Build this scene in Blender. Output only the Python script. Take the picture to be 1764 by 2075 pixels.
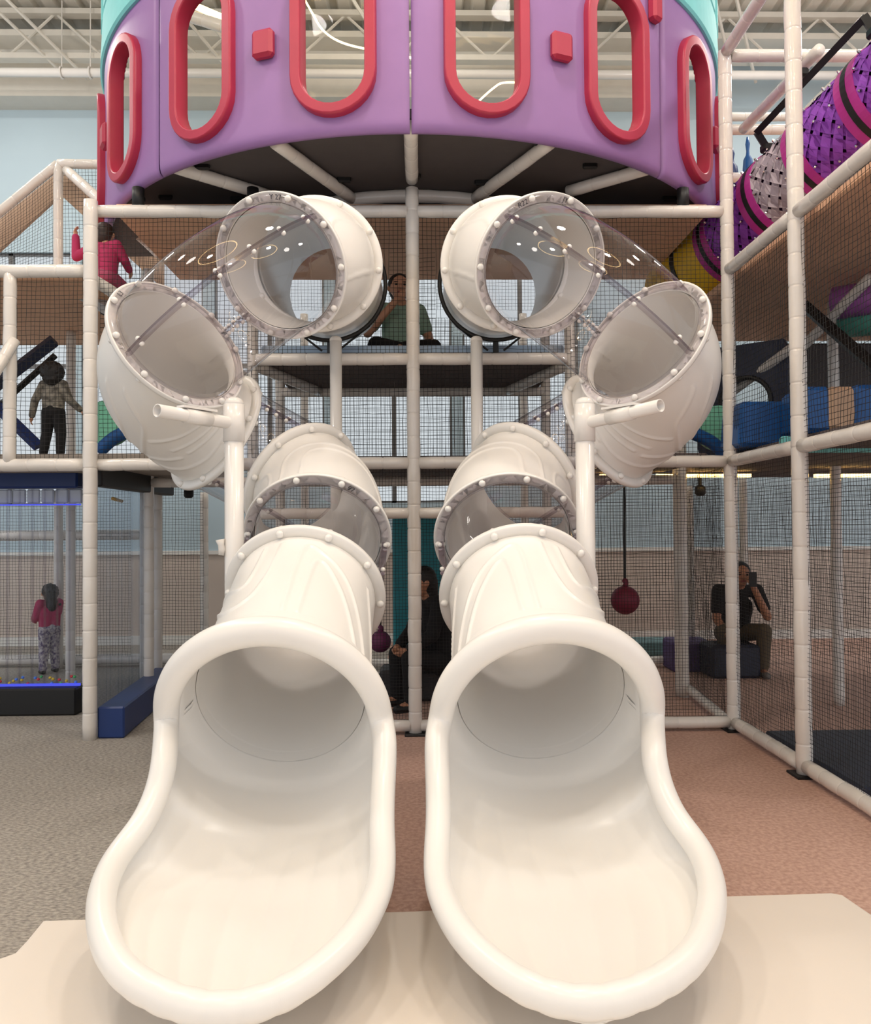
import bpy, math, random
import numpy as np
from mathutils import Vector, Matrix
random.seed(7)
rng = np.random.default_rng(7)
for o in list(bpy.data.objects): bpy.data.objects.remove(o)
SC = bpy.context.scene
COL = SC.collection
R = math.radians

# ------------------------------------------------------------------ camera
W, H, F = 1764, 2075, 1630.0
CAM = np.array([0.0, 0.0, 1.55])
YAW, TILT, ROLL = R(1.1), R(1.15), R(-0.4)
fw = np.array([math.sin(YAW)*math.cos(TILT), math.cos(YAW)*math.cos(TILT), math.sin(TILT)])
_r = np.cross(fw, [0, 0, 1]); _r /= np.linalg.norm(_r); _u = np.cross(_r, fw)
r2 = _r*math.cos(ROLL) + _u*math.sin(ROLL)
u2 = _u*math.cos(ROLL) - _r*math.sin(ROLL)
cd = bpy.data.cameras.new('camera'); cam = bpy.data.objects.new('camera', cd); COL.objects.link(cam)
m = Matrix.Identity(4)
for i in range(3):
    m[i][0] = r2[i]; m[i][1] = u2[i]; m[i][2] = -fw[i]; m[i][3] = CAM[i]
cam.matrix_world = m
cd.sensor_fit = 'HORIZONTAL'; cd.sensor_width = 36; cd.lens = F/W*36; cd.clip_end = 100
SC.camera = cam

def ray(x, y): return fw + r2*(x-W/2)/F - u2*(y-H/2)/F
def at_y(x, y, Y): d = ray(x, y); return CAM + d*(Y/d[1])
def at_z(x, y, Z): d = ray(x, y); return CAM + d*((Z-CAM[2])/d[2])
def at_x(x, y, X): d = ray(x, y); return CAM + d*(X/d[0])

# ------------------------------------------------------------------ light
SC.view_settings.view_transform = 'Standard'
SC.view_settings.look = 'None'
SC.view_settings.exposure = -0.1
SC.view_settings.gamma = 1.0
SC.view_settings.use_curve_mapping = False
wd = bpy.data.worlds.new('daylight'); SC.world = wd; wd.use_nodes = True
wd.node_tree.nodes['Background'].inputs[0].default_value = (0.93, 0.95, 1.0, 1)
wd.node_tree.nodes['Background'].inputs[1].default_value = 1.08
def area(name, loc, size, power, col, tgt=None, shape='DISK'):
    l = bpy.data.lights.new(name, 'AREA'); l.shape = shape; l.size = size; l.energy = power; l.color = col
    if shape == 'RECTANGLE': l.size, l.size_y = size, size
    o = bpy.data.objects.new(name, l); COL.objects.link(o); o.location = loc
    if tgt is not None:
        o.rotation_euler = (Vector(tgt)-Vector(loc)).to_track_quat('-Z', 'Y').to_euler()
    return o
WARM = (1.0, 0.94, 0.87)
for k, (x, y, p) in enumerate([(-2.6, 1.6, 62), (2.4, 1.8, 62), (0.3, 4.0, 75), (-4.6, 4.6, 75), (4.4, 4.4, 75), (0, -1.2, 50), (-5.2, 8.6, 70), (4.6, 8.6, 70)]):
    area('ceiling_downlight', (x, y, 7.55), 0.45, p, WARM, (x, y, 0))
def lamp(name, loc, power, col, size=.25):
    l = bpy.data.lights.new(name, 'POINT'); l.energy = power; l.color = col; l.shadow_soft_size = size
    o = bpy.data.objects.new(name, l); COL.objects.link(o); o.location = loc; return o
for x, y, p in ((-5.5, 8.0, 60), (4.8, 8.0, 55), (0, 8.6, 50), (-3.5, 3.0, 50), (3.5, 3.0, 50)):
    lamp('ceiling_fill_light', (x, y, 7.5 if x == 0 else 6.7), p, WARM)  # added point fills that brighten the ceiling and walls, no fixtures there

# ------------------------------------------------------------------ materials
def lin(c):
    return tuple(((v/255)/12.92 if v/255 <= .04045 else ((v/255+.055)/1.055)**2.4) for v in c)
MATS = {}
def mat(name, rgb, rough=.5, metal=0, var=.06, vscale=8, bump=0, bscale=60, coat=0, rgb2=None, spec=.5, stretch=None, sheen=0):
    if name in MATS: return MATS[name]
    M = bpy.data.materials.new(name); M.use_nodes = True; nt = M.node_tree; b = nt.nodes['Principled BSDF']
    b.inputs['Roughness'].default_value = rough; b.inputs['Metallic'].default_value = metal
    b.inputs['Coat Weight'].default_value = coat; b.inputs['Specular IOR Level'].default_value = spec
    b.inputs['Sheen Weight'].default_value = sheen
    tc = nt.nodes.new('ShaderNodeTexCoord'); src = tc.outputs['Object']
    if stretch:
        mp = nt.nodes.new('ShaderNodeMapping'); mp.inputs['Scale'].default_value = stretch
        nt.links.new(src, mp.inputs[0]); src = mp.outputs[0]
    n = nt.nodes.new('ShaderNodeTexNoise'); n.inputs['Scale'].default_value = vscale; n.inputs['Detail'].default_value = 4
    nt.links.new(src, n.inputs['Vector'])
    mx = nt.nodes.new('ShaderNodeMix'); mx.data_type = 'RGBA'
    a = lin(rgb); c = lin(rgb2) if rgb2 else tuple(min(1, v*(1-2*var)) for v in a)
    d = a if rgb2 else tuple(min(1, v*(1+2*var)) for v in a)
    mx.inputs['A'].default_value = (*c, 1); mx.inputs['B'].default_value = (*d, 1)
    fo = n.outputs['Fac']
    if rgb2:
        mr = nt.nodes.new('ShaderNodeMapRange'); mr.inputs['From Min'].default_value = .36; mr.inputs['From Max'].default_value = .64
        nt.links.new(fo, mr.inputs['Value']); fo = mr.outputs['Result']
    nt.links.new(fo, mx.inputs['Factor']); nt.links.new(mx.outputs['Result'], b.inputs['Base Color'])
    if bump:
        n2 = nt.nodes.new('ShaderNodeTexNoise'); n2.inputs['Scale'].default_value = bscale; n2.inputs['Detail'].default_value = 3
        nt.links.new(src, n2.inputs['Vector'])
        bp = nt.nodes.new('ShaderNodeBump'); bp.inputs['Strength'].default_value = bump; bp.inputs['Distance'].default_value = .01
        nt.links.new(n2.outputs['Fac'], bp.inputs['Height']); nt.links.new(bp.outputs[0], b.inputs['Normal'])
    MATS[name] = M; return M
def emit(name, rgb, s):
    if name in MATS: return MATS[name]
    M = bpy.data.materials.new(name); M.use_nodes = True; nt = M.node_tree; nt.nodes.clear()
    e = nt.nodes.new('ShaderNodeEmission'); e.inputs[0].default_value = (*lin(rgb), 1); e.inputs[1].default_value = s
    o = nt.nodes.new('ShaderNodeOutputMaterial'); nt.links.new(e.outputs[0], o.inputs[0]); MATS[name] = M; return M
def clear(name, tint, gain=1.0, rough=.01, ripple=0):
    if name in MATS: return MATS[name]
    M = bpy.data.materials.new(name); M.use_nodes = True; nt = M.node_tree; nt.nodes.clear()
    t = nt.nodes.new('ShaderNodeBsdfTransparent'); t.inputs[0].default_value = (*tint, 1)
    g = nt.nodes.new('ShaderNodeBsdfGlossy'); g.inputs['Roughness'].default_value = rough
    f = nt.nodes.new('ShaderNodeLayerWeight'); f.inputs[0].default_value = .5
    pw = nt.nodes.new('ShaderNodeMath'); pw.operation = 'POWER'; pw.inputs[1].default_value = 4.5
    nt.links.new(f.outputs['Facing'], pw.inputs[0])
    mu = nt.nodes.new('ShaderNodeMath'); mu.operation = 'MULTIPLY_ADD'; mu.inputs[1].default_value = .75*gain; mu.inputs[2].default_value = .05*gain; mu.use_clamp = True
    nt.links.new(pw.outputs[0], mu.inputs[0])
    mx = nt.nodes.new('ShaderNodeMixShader'); nt.links.new(mu.outputs[0], mx.inputs[0])
    nt.links.new(t.outputs[0], mx.inputs[1]); nt.links.new(g.outputs[0], mx.inputs[2])
    if ripple:
        tc = nt.nodes.new('ShaderNodeTexCoord'); mp = nt.nodes.new('ShaderNodeMapping'); mp.inputs['Scale'].default_value = (30, 30, 3)
        n = nt.nodes.new('ShaderNodeTexNoise'); n.inputs['Scale'].default_value = 2
        bp = nt.nodes.new('ShaderNodeBump'); bp.inputs['Strength'].default_value = ripple; bp.inputs['Distance'].default_value = .02
        nt.links.new(tc.outputs['Object'], mp.inputs[0]); nt.links.new(mp.outputs[0], n.inputs['Vector'])
        nt.links.new(n.outputs['Fac'], bp.inputs['Height']); nt.links.new(bp.outputs[0], g.inputs['Normal'])
    o = nt.nodes.new('ShaderNodeOutputMaterial'); nt.links.new(mx.outputs[0], o.inputs[0]); MATS[name] = M; return M

PLASTIC = mat('slide_plastic', (241, 238, 232), .28, var=.012, vscale=3, bump=.02, bscale=300)
CLEAR = clear('clear_polycarbonate', (.925, .91, .92), gain=1.0)
CLEARRIM = clear('clear_flange', (.96, .945, .96), gain=.6, rough=.15)
CLEARSEAM = clear('clear_seam', (.72, .68, .72), gain=.9, rough=.08)
PIPE = mat('white_vinyl_pipe', (228, 222, 214), .22, var=.05, vscale=5, bump=.25, bscale=22, coat=.3)
STEEL = mat('white_painted_steel', (236, 232, 226), .25, var=.02, coat=.2)
NET = mat('black_net_cord', (24, 23, 23), .7, var=.1)
PURPLE = mat('lilac_vinyl', (150, 111, 167), .5, var=.04, vscale=4, bump=.06, bscale=14)
RED = mat('raspberry_vinyl', (174, 42, 70), .42, var=.05, vscale=6, bump=.05, bscale=30)
TEAL = mat('aqua_vinyl', (118, 200, 200), .7, var=.04, bump=.05, bscale=20)
DECKU = mat('charcoal_deck', (84, 78, 78), .75, var=.06, bump=.05)
BLACK = mat('black_rubber', (18, 18, 19), .5, var=.1)
NAVY = mat('navy_vinyl', (26, 52, 108), .4, var=.06, bump=.05, bscale=20)
BLUE = mat('blue_vinyl', (20, 84, 150), .45, var=.06, bump=.05, bscale=20)
TAN = mat('tan_vinyl', (196, 160, 130), .5, var=.06, bump=.05, bscale=20)
BROWN = mat('brown_deck_carpet', (150, 112, 90), .85, var=.1, vscale=20, bump=.1, bscale=80)
WALLB = mat('blue_wall_paint', (186, 206, 216), .8, var=.02, vscale=2)
WALLT = mat('beige_wall_paint', (206, 192, 180), .8, var=.02, vscale=2)
WHITE = mat('white_paint', (232, 230, 224), .6, var=.02)
CEIL = mat('white_roof_steel', (226, 222, 212), .6, var=.03)

# ------------------------------------------------------------------ mesh helpers
def obj(name, V, Fc, mt, parent=None, smooth=False, label=None, cat=None, group=None, kind=None):
    me = bpy.data.meshes.new(name)
    me.from_pydata([tuple(map(float, v)) for v in V], [], [tuple(map(int, f)) for f in Fc])
    me.update()
    if mt: me.materials.append(mt)
    if smooth: me.polygons.foreach_set('use_smooth', [True]*len(me.polygons))
    o = bpy.data.objects.new(name, me); COL.objects.link(o)
    if parent: o.parent = parent
    tag(o, label, cat, group, kind); return o
def inst(name, src, mt, parent, M):
    o = bpy.data.objects.new(name, src.data); COL.objects.link(o); o.parent = parent; o.matrix_local = M; return o
def tag(o, label=None, cat=None, group=None, kind=None):
    if label: o['label'] = label
    if cat: o['category'] = cat
    if group: o['group'] = group
    if kind: o['kind'] = kind
    return o
def thing(name, label, cat, loc=(0, 0, 0), rz=0, group=None):
    o = bpy.data.objects.new(name, None); COL.objects.link(o); o.location = loc; o.rotation_euler = (0, 0, rz); o.empty_display_size = .1
    return tag(o, label, cat, group)
def join(parts):
    V, Fc = [], []
    for v, f in parts:
        b = len(V); V.extend(list(map(tuple, v))); Fc.extend([tuple(i+b for i in q) for q in f])
    return V, Fc
def box(c, s, rz=0, bev=0):
    x, y, z = [q/2 for q in s]; ca, sa = math.cos(rz), math.sin(rz)
    if bev:
        b = min(bev, x*.9, y*.9, z*.9)
        V = []; 
        for sx in (-1, 1):
            for sy in (-1, 1):
                for sz in (-1, 1):
                    V += [(sx*x, sy*(y-b), sz*(z-b)), (sx*(x-b), sy*y, sz*(z-b)), (sx*(x-b), sy*(y-b), sz*z)]
        V = np.array(V)
        import bmesh
        bm = bmesh.new(); [bm.verts.new(v) for v in V]; bmesh.ops.convex_hull(bm, input=bm.verts)
        bm.verts.index_update(); V = np.array([v.co[:] for v in bm.verts]); Fc = [tuple(v.index for v in f.verts) for f in bm.faces]; bm.free()
    else:
        V = np.array([(sx*x, sy*y, sz*z) for sx in (-1, 1) for sy in (-1, 1) for sz in (-1, 1)])
        Fc = [(0, 1, 3, 2), (4, 6, 7, 5), (0, 4, 5, 1), (2, 3, 7, 6), (0, 2, 6, 4), (1, 5, 7, 3)]
    V = np.stack([V[:, 0]*ca-V[:, 1]*sa+c[0], V[:, 0]*sa+V[:, 1]*ca+c[1], V[:, 2]+c[2]], 1)
    return V, Fc
def unit(v): v = np.asarray(v, float); return v/np.linalg.norm(v)
def frames(P, up=(0, 0, 1), closed=False):
    P = np.asarray(P, float); n = len(P)
    if closed: T = np.roll(P, -1, 0)-np.roll(P, 1, 0)
    else: T = np.gradient(P, axis=0)
    T /= np.linalg.norm(T, axis=1)[:, None]
    a = np.asarray(up, float)
    if abs(a @ T[0]) > .95: a = np.array([1., 0, 0])
    N = np.zeros_like(P); a = unit(a-(a @ T[0])*T[0]); N[0] = a
    for i in range(1, n):
        a = a-(a @ T[i])*T[i]; a = unit(a); N[i] = a
    return T, N, np.cross(T, N)
def sweep(P, rad, k=12, cap=True, closed=False, up=(0, 0, 1)):
    P = np.asarray(P, float); n = len(P); rad = np.broadcast_to(np.asarray(rad, float), (n,))
    T, N, B = frames(P, up, closed)
    t = np.linspace(0, 2*np.pi, k, endpoint=False)
    V = P[:, None]+rad[:, None, None]*(np.cos(t)[None, :, None]*N[:, None]+np.sin(t)[None, :, None]*B[:, None])
    V = V.reshape(-1, 3); Fc = []
    m_ = n if closed else n-1
    for i in range(m_):
        j = (i+1) % n
        for q in range(k): Fc.append((i*k+q, i*k+(q+1) % k, j*k+(q+1) % k, j*k+q))
    if cap and not closed:
        Fc.append(tuple(range(k-1, -1, -1))); Fc.append(tuple((n-1)*k+q for q in range(k)))
    return V, Fc
def hermite(p0, p1, t0, t1, n, gain=1.0):
    p0, p1 = np.asarray(p0, float), np.asarray(p1, float); t0, t1 = unit(t0), unit(t1)
    L = np.linalg.norm(p1-p0); th = math.acos(max(-1, min(1, float(t0 @ t1))))
    mg = L if th < .05 else L*2*math.tan(th/4)/math.sin(th/2)
    mg *= gain
    t = np.linspace(0, 1, n)[:, None]
    return (2*t**3-3*t**2+1)*p0+(t**3-2*t**2+t)*t0*mg*1.0+(-2*t**3+3*t**2)*p1+(t**3-t**2)*t1*mg*1.0
def catmull(pts, per=8, closed=False):
    P = np.asarray(pts, float); n = len(P); out = []
    rngi = range(n) if closed else range(n-1)
    for i in rngi:
        if closed: a, b, c, d = P[(i-1) % n], P[i], P[(i+1) % n], P[(i+2) % n]
        else: a, b, c, d = P[max(i-1, 0)], P[i], P[i+1], P[min(i+2, n-1)]
        for s in np.arange(per)/per:
            out.append(.5*((2*b)+(-a+c)*s+(2*a-5*b+4*c-d)*s*s+(-a+3*b-3*c+d)*s**3))
    if not closed: out.append(P[-1])
    return np.array(out)
def dome(c, n, r, h, k=10):
    n = unit(n); a = unit(np.cross(n, [0.3, .2, 1])); b = np.cross(n, a); c = np.asarray(c, float)
    V = []; rings = [(1, 0), (1, .35), (.85, .7), (.5, .94)]
    for (s, z) in rings:
        for q in range(k):
            t = 2*math.pi*q/k; V.append(c+n*h*z+(a*math.cos(t)+b*math.sin(t))*r*s)
    V.append(c+n*h); Fc = []
    for i in range(3):
        for q in range(k): Fc.append((i*k+q, i*k+(q+1) % k, (i+1)*k+(q+1) % k, (i+1)*k+q))
    for q in range(k): Fc.append((3*k+q, 3*k+(q+1) % k, 4*k))
    Fc.append(tuple(range(k-1, -1, -1)))
    return V, Fc
def pipe_geo(p0, p1, r=.049, step=.2, k=16, cap=True):
    """foam padded pipe in a vinyl sleeve, pinched by ties"""
    p0, p1 = np.asarray(p0, float), np.asarray(p1, float); L = np.linalg.norm(p1-p0); n = max(1, int(round(L/step)))
    S, A = [0.0], [r*.96]
    for i in range(n):
        a, b = L*i/n, L*(i+1)/n
        if i: 
            j = random.uniform(-.03, .03)*step
            S += [a+j-.011, a+j-.007, a+j-.003, a+j+.003, a+j+.007, a+j+.011]; A += [r*1.0, r*.992, r*.95, r*.95, r*.992, r*1.0]
        S += [(a+b)/2]; A += [r*random.uniform(1.0, 1.015)]
    S.append(L); A.append(r*.96)
    d = (p1-p0)/L; P = [p0+d*s for s in S]
    J = rng.normal(0, .0012, (len(P), 3)); J[[i_ for i_ in range(len(S)) if A[i_] <= r*1.0001]] = 0
    return sweep(np.array(P)+J, A, k, cap)
def pipe(parent, name, p0, p1, r=.049, step=.2, mt=None):
    return obj(name, *pipe_geo(p0, p1, r, step), mt or PIPE, parent, True)
def curve_pipe(parent, name, P, r=.049, step=.2, mt=None):
    P = np.asarray(P, float); n = len(P); A = np.array([r*(.95 if i % 5 == 0 else 1.02) for i in range(n)])
    return obj(name, *sweep(P, A, 14), mt or PIPE, parent, True)
def net_geo(c00, c10, c11, c01, cell=.033, th=.0032, hole=None, sag=.004, seg=.12):
    c00, c10, c11, c01 = [np.asarray(c, float) for c in (c00, c10, c11, c01)]
    Lu = max(np.linalg.norm(c10-c00), np.linalg.norm(c11-c01)); Lv = max(np.linalg.norm(c01-c00), np.linalg.norm(c11-c10))
    nu, nv = max(2, int(Lu/cell)), max(2, int(Lv/cell))
    nrm = unit(np.cross(c10-c00, c01-c00))
    V, Fc = [], []
    def P(u, v):
        b = (1-u)*(1-v)*c00+u*(1-v)*c10+u*v*c11+(1-u)*v*c01
        w = math.sin(u*9+v*3)*math.sin(v*8-u*2)*sag*3
        return b+nrm*w
    e1, e2 = unit(c10-c00), unit(c01-c00)
    def strand(pts, side):
        idx = None; h = th/2
        for p in pts:
            if p is None: idx = None; continue
            b = len(V); q = p+rng.normal(0, sag*.5, 3)*[1, 1, 1]
            V.extend([q+side*h, q+nrm*h, q-side*h, q-nrm*h])
            if idx is not None:
                for s in range(4): Fc.append((idx+s, idx+(s+1) % 4, b+(s+1) % 4, b+s))
            idx = b
    for i in range(nu+1):
        u = i/nu; n = max(2, int(Lv/seg)+1)
        pts = [P(u, j/(n-1)) for j in range(n)]
        strand([None if (hole and hole(p)) else p for p in pts], e1)
    for j in range(nv+1):
        v = j/nv; n = max(2, int(Lu/seg)+1)
        pts = [P(i/(n-1), v) for i in range(n)]
        strand([None if (hole and hole(p)) else p for p in pts], e2)
    return V, Fc
def net(label, c00, c10, c11, c01, **kw):
    V, Fc = net_geo(c00, c10, c11, c01, **kw)
    return obj('safety_net', V, Fc, NET, label=label, cat='net', group='black safety nets')

# ------------------------------------------------------------------ room shell
WY, WH, CZ = 11.0, 7.45, 8.3       # far wall distance, its height, roof deck height
GREY = mat('grey_carpet', (186, 178, 167), .95, vscale=42, rgb2=(136, 130, 123), bump=.5, bscale=160, stretch=(1, 2.2, 1))
ROSE = mat('dusty_rose_carpet', (206, 170, 154), .95, vscale=45, rgb2=(182, 146, 130), bump=.35, bscale=160)
fl = obj('floor', *box((-8.2, 4, -.05), (15.6, 18, .1)), GREY, kind='structure')
obj('floor', *box((6.8, 4, -.05), (14.4, 18, .1)), ROSE, kind='structure')
WINX = [(-6.4, -4.75), (-4.6, -2.95), (-2.8, -1.3), (-1.15, .45), (.6, 2.2)]
WZ0, WZ1 = 1.9, 5.35
SILL = [1.9, 2.35, 2.35, 1.9, 2.35]
wall = thing('wall_back', None, None); wall['kind'] = 'structure'
obj('lower_wall', *box((0, WY+.1, .62), (28, .2, 1.24)), WALLT, wall)
obj('middle_wall', *box((0, WY+.1, (1.24+WZ0)/2), (28, .2, WZ0-1.24)), WALLB, wall)
obj('upper_wall', *box((0, WY+.1, (WZ1+CZ)/2), (28, .2, CZ-WZ1)), WALLB, wall)
xs = [-14]+[v for a in WINX for v in a]+[14]
for i in range(0, len(xs), 2):
    obj('wall_pier', *box(((xs[i]+xs[i+1])/2, WY+.1, (WZ0+WZ1)/2), (xs[i+1]-xs[i], .2, WZ1-WZ0)), WALLB, wall)
obj('trim_1', *box((0, WY-.015, 1.24), (28, .03, .05)), WHITE, kind='structure')
obj('baseboard_back', *box((0, WY-.012, .06), (28, .024, .12)), WHITE, kind='structure')
DAY = emit('daylit_shade', (232, 240, 245), .85)
FRAMEM = mat('aluminium_frame', (120, 118, 116), .4, .6)
for i, (a, b) in enumerate(WINX):
    w = thing('window_%d' % (i+1), None, None); w['kind'] = 'structure'
    for j in range(2):
        m_ = (a+b)/2; x0, x1 = (a, m_) if j == 0 else (m_, b)
        for z0, z1 in ((SILL[i], 3.8), (3.8, WZ1)):
            obj('pane', *box(((x0+x1)/2, WY+.12, (z0+z1)/2), (x1-x0-.06, .02, z1-z0-.06)), DAY, w)
    for x in (a, (a+b)/2, b): obj('mullion', *box((x, WY+.1, (WZ0+WZ1)/2), (.06, .1, WZ1-WZ0)), FRAMEM, w)
    if SILL[i] > WZ0: obj('wall_infill', *box(((a+b)/2, WY+.1, (WZ0+SILL[i])/2), (b-a, .2, SILL[i]-WZ0)), WALLB, wall)
    for z in (SILL[i], 3.8, WZ1): obj('mullion', *box(((a+b)/2, WY+.1, z), (b-a, .1, .06)), FRAMEM, w)
obj('wall_right', *box((14.1, 9, CZ/2), (.2, 4.4, CZ)), WALLB, kind='structure')
obj('wall_left', *box((-14.1, 9, CZ/2), (.2, 4.4, CZ)), WALLB, kind='structure')
# ceiling: ribbed roof deck, bulkhead, joists
ce = thing('ceiling', None, None); ce['kind'] = 'structure'
prof = []
x = -10.0
while x < 10: prof += [(x, 0), (x+.14, 0), (x+.17, .07), (x+.26, .07)]; x += .29
V = [(px, y, CZ+pz) for y in (-5, WY) for px, pz in prof]; n = len(prof)
obj('roof_deck', V, [(i, i+1, n+i+1, n+i) for i in range(n-1)], CEIL, ce)
bz = at_y(60, 195, WY-.35)[2]
obj('bulkhead', *box((-3.2, WY-.18, (bz+bz+.62)/2), (13.6, .36, .62)), CEIL, ce)
obj('ledge', *box((0, WY-.42, bz+.66), (20, .5, .08)), CEIL, ce)
obj('ledge', *box((0, WY-.5, bz+.74), (20, .1, .05)), CEIL, ce)
def joist(Y, z0, z1, ph):
    j = thing('roof_joist', 'white open-web roof joist %s' % ph, 'joist', group='roof joists')
    for z in (z0, z1):
        obj('chord', *box((0, Y, z), (20, .12, .07)), CEIL, j)
    x = -9.6; i = 0; parts = []
    while x < 9.6:
        a, b = (z0, z1) if i % 2 else (z1, z0)
        obj('web_rod', *sweep([(x, Y, a), (x+.62, Y, b)], .018, 6), CEIL, j); x += .62; i += 1
joist(10.3, 7.62, 8.2, 'nearest the blue wall')
joist(8.7, 7.62, 8.2, 'over the back of the purple tower')
joist(7.1, 7.62, 8.2, 'over the front of the purple tower')
for dy, ph in ((0, 'leaning left at ceiling level'),):
    pass
for i in range(9):
    xx = -9+i*2.2
    o = obj('ceiling_brace', *sweep([(xx, 10.5, 7.5), (xx-1.0, 8.9, 8.25)], .022, 6), CEIL, ce)
    o = obj('ceiling_brace', *sweep([(xx+.3, 10.5, 7.45), (xx-.75, 8.9, 8.25)], .022, 6), CEIL, ce)
sp = thing('sprinkler_pipe', 'white horizontal sprinkler pipe hung below the ceiling joists', 'pipe')
pz = at_y(60, 147, 10.2)
obj('pipe', *sweep([(-10, 10.2, pz[2]), (10, 10.2, pz[2])], .055, 14), STEEL, sp, True)
for x in (at_y(125, 147, 10.2)[0], at_y(183, 147, 10.2)[0], 3.4, 4.9):
    obj('hanger_rod', *sweep([(x, 10.2, pz[2]), (x, 10.2, 8.3)], .008, 6), STEEL, sp)
    t = np.linspace(0, 2*np.pi, 18, endpoint=False)
    obj('hanger_clip', *sweep(np.stack([x+0*t, 10.2+.066*np.cos(t), pz[2]+.066*np.sin(t)], 1), .012, 6, closed=True), STEEL, sp, True)
# ring pendants above the hall, seen as reflections in the clear tubes
LED = emit('warm_led', (255, 214, 150), 20)
for i, (x, y, z, r, wh) in enumerate([(-1.9, 2.2, 6.6, 1.1, 'front left'), (1.8, 1.8, 6.5, 1.0, 'front right'), (.2, -.6, 6.4, 1.3, 'middle')]):
    t = np.linspace(0, 2*np.pi, 48, endpoint=False)
    g = thing('ring_pendant_lamp', 'warm glowing ring lamp hung over the hall, %s one, mirrored in the clear tubes' % wh, 'lamp', group='ring pendant lamps')
    obj('led_ring', *sweep(np.stack([x+r*np.cos(t), y+r*np.sin(t), z+0*t], 1), .03, 8, closed=True), LED, g, True)
    for q in (0, 16, 32): obj('cable', *sweep([(x+r*math.cos(t[q]), y+r*math.sin(t[q]), z), (x, y, CZ)], .004, 5), BLACK, g)

# ------------------------------------------------------------------ landing mat
MAT_ = mat('beige_mat_vinyl', (236, 226, 214), .38, var=.02, vscale=2, bump=.04, bscale=10)
mz = .05
out = [at_z(x, y, mz)[:2] for x, y in [(-200, 2000), (0, 1940), (28, 1930), (52, 1905), (85, 1865), (196, 1862), (520, 1853), (840, 1844), (1200, 1826), (1480, 1815), (1690, 1809), (1708, 1812), (1764, 1850), (2100, 2080)]]
out = [(-2.6, .9)]+[tuple(p) for p in out]+[(2.9, .9)]
n = len(out); ctr = np.mean(out, 0)
def insetp(d): return [tuple(np.array(p)+(ctr-np.array(p))/np.linalg.norm(ctr-np.array(p))*d) for p in out]
rings = [(out, 0.0), (out, mz-.012), (insetp(.006), mz-.003), (insetp(.016), mz)]
V = [(p[0], p[1], z) for ps, z in rings for p in ps]
Fc = [(k*n+i, k*n+(i+1) % n, (k+1)*n+(i+1) % n, (k+1)*n+i) for k in range(3) for i in range(n)]
Fc = [tuple(reversed(f)) for f in Fc]+[tuple(3*n+i for i in range(n))[::-1]]
obj('landing_mat', V, Fc, MAT_, label='beige vinyl landing mat on the carpet under both slide exits', cat='mat')

# ------------------------------------------------------------------ spiral tube slides
X0 = -.045
TR, FR = .385, .44
def ydir(yaw, pitch):
    a, p = R(yaw), R(pitch); return np.array([math.cos(p)*math.sin(a), -math.cos(p)*math.cos(a), math.sin(p)])
# joints of the tube: offset from centre, depth, height, heading, fall
J = [(.63, 6.55, 3.46, 0, -7), (.63, 5.29, 3.295, -2, -8), (.80, 4.91, 3.15, 21, -27), (1.36, 4.71, 2.633, 129, -27),
     (1.325, 5.42, 2.205, 224, -26), (.75, 5.44, 1.86, -46, -29), (.565, 4.81, 1.495, 0, -33), (.585, 4.43, 1.188, 3, -29.5)]
HC = np.array([.582, 3.45, .735]); HP = (1, -26)          # mouth of the slide
HR = .455
RIM = [((1316, 1470), .735), ((1324, 1530), .63), ((1331, 1570), .56), ((1345, 1612), .50), ((1367, 1658), .44), ((1400, 1697), .395), ((1425, 1738), .365), ((1440, 1782), .345), ((1443, 1822), .33), ((1436, 1872), .31), ((1413, 1925), .29), ((1374, 1968), .27), ((1320, 2000), .255), ((1256, 2026), .245),
       ((1204, 2034), .24), ((1133, 2028), .245), ((1058, 1999), .255), ((998, 1957), .27), ((942, 1902), .29), ((908, 1848), .31), ((888, 1795), .335), ((884, 1740), .37), ((888, 1660), .45), ((886, 1575), .55), ((884, 1500), .67), ((884, 1466), .735)]
def ridge_field(Tn, K, L, lines):
    u = np.linspace(0, 2*np.pi, K, endpoint=False); v = np.linspace(0, 1, Tn)
    gx = (u[None]*TR)*np.ones((Tn, 1)); gy = (v[:, None]*L)*np.ones((1, K)); D = np.full((Tn, K), 9.)
    C = 2*np.pi*TR
    for ln in lines:
        P = catmull([(math.radians(a)*TR, b*L) for a, b in ln], 10)
        for i in range(len(P)-1):
            a, b = P[i], P[i+1]; d = b-a; l2 = d @ d+1e-9
            for sh in (-C, 0, C):
                px, py = gx-a[0]-sh, gy-a[1]; t = np.clip((px*d[0]+py*d[1])/l2, 0, 1)
                D = np.minimum(D, np.hypot(px-t*d[0], py-t*d[1]))
    return .009*np.exp(-(D/.0095)**2)
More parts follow.
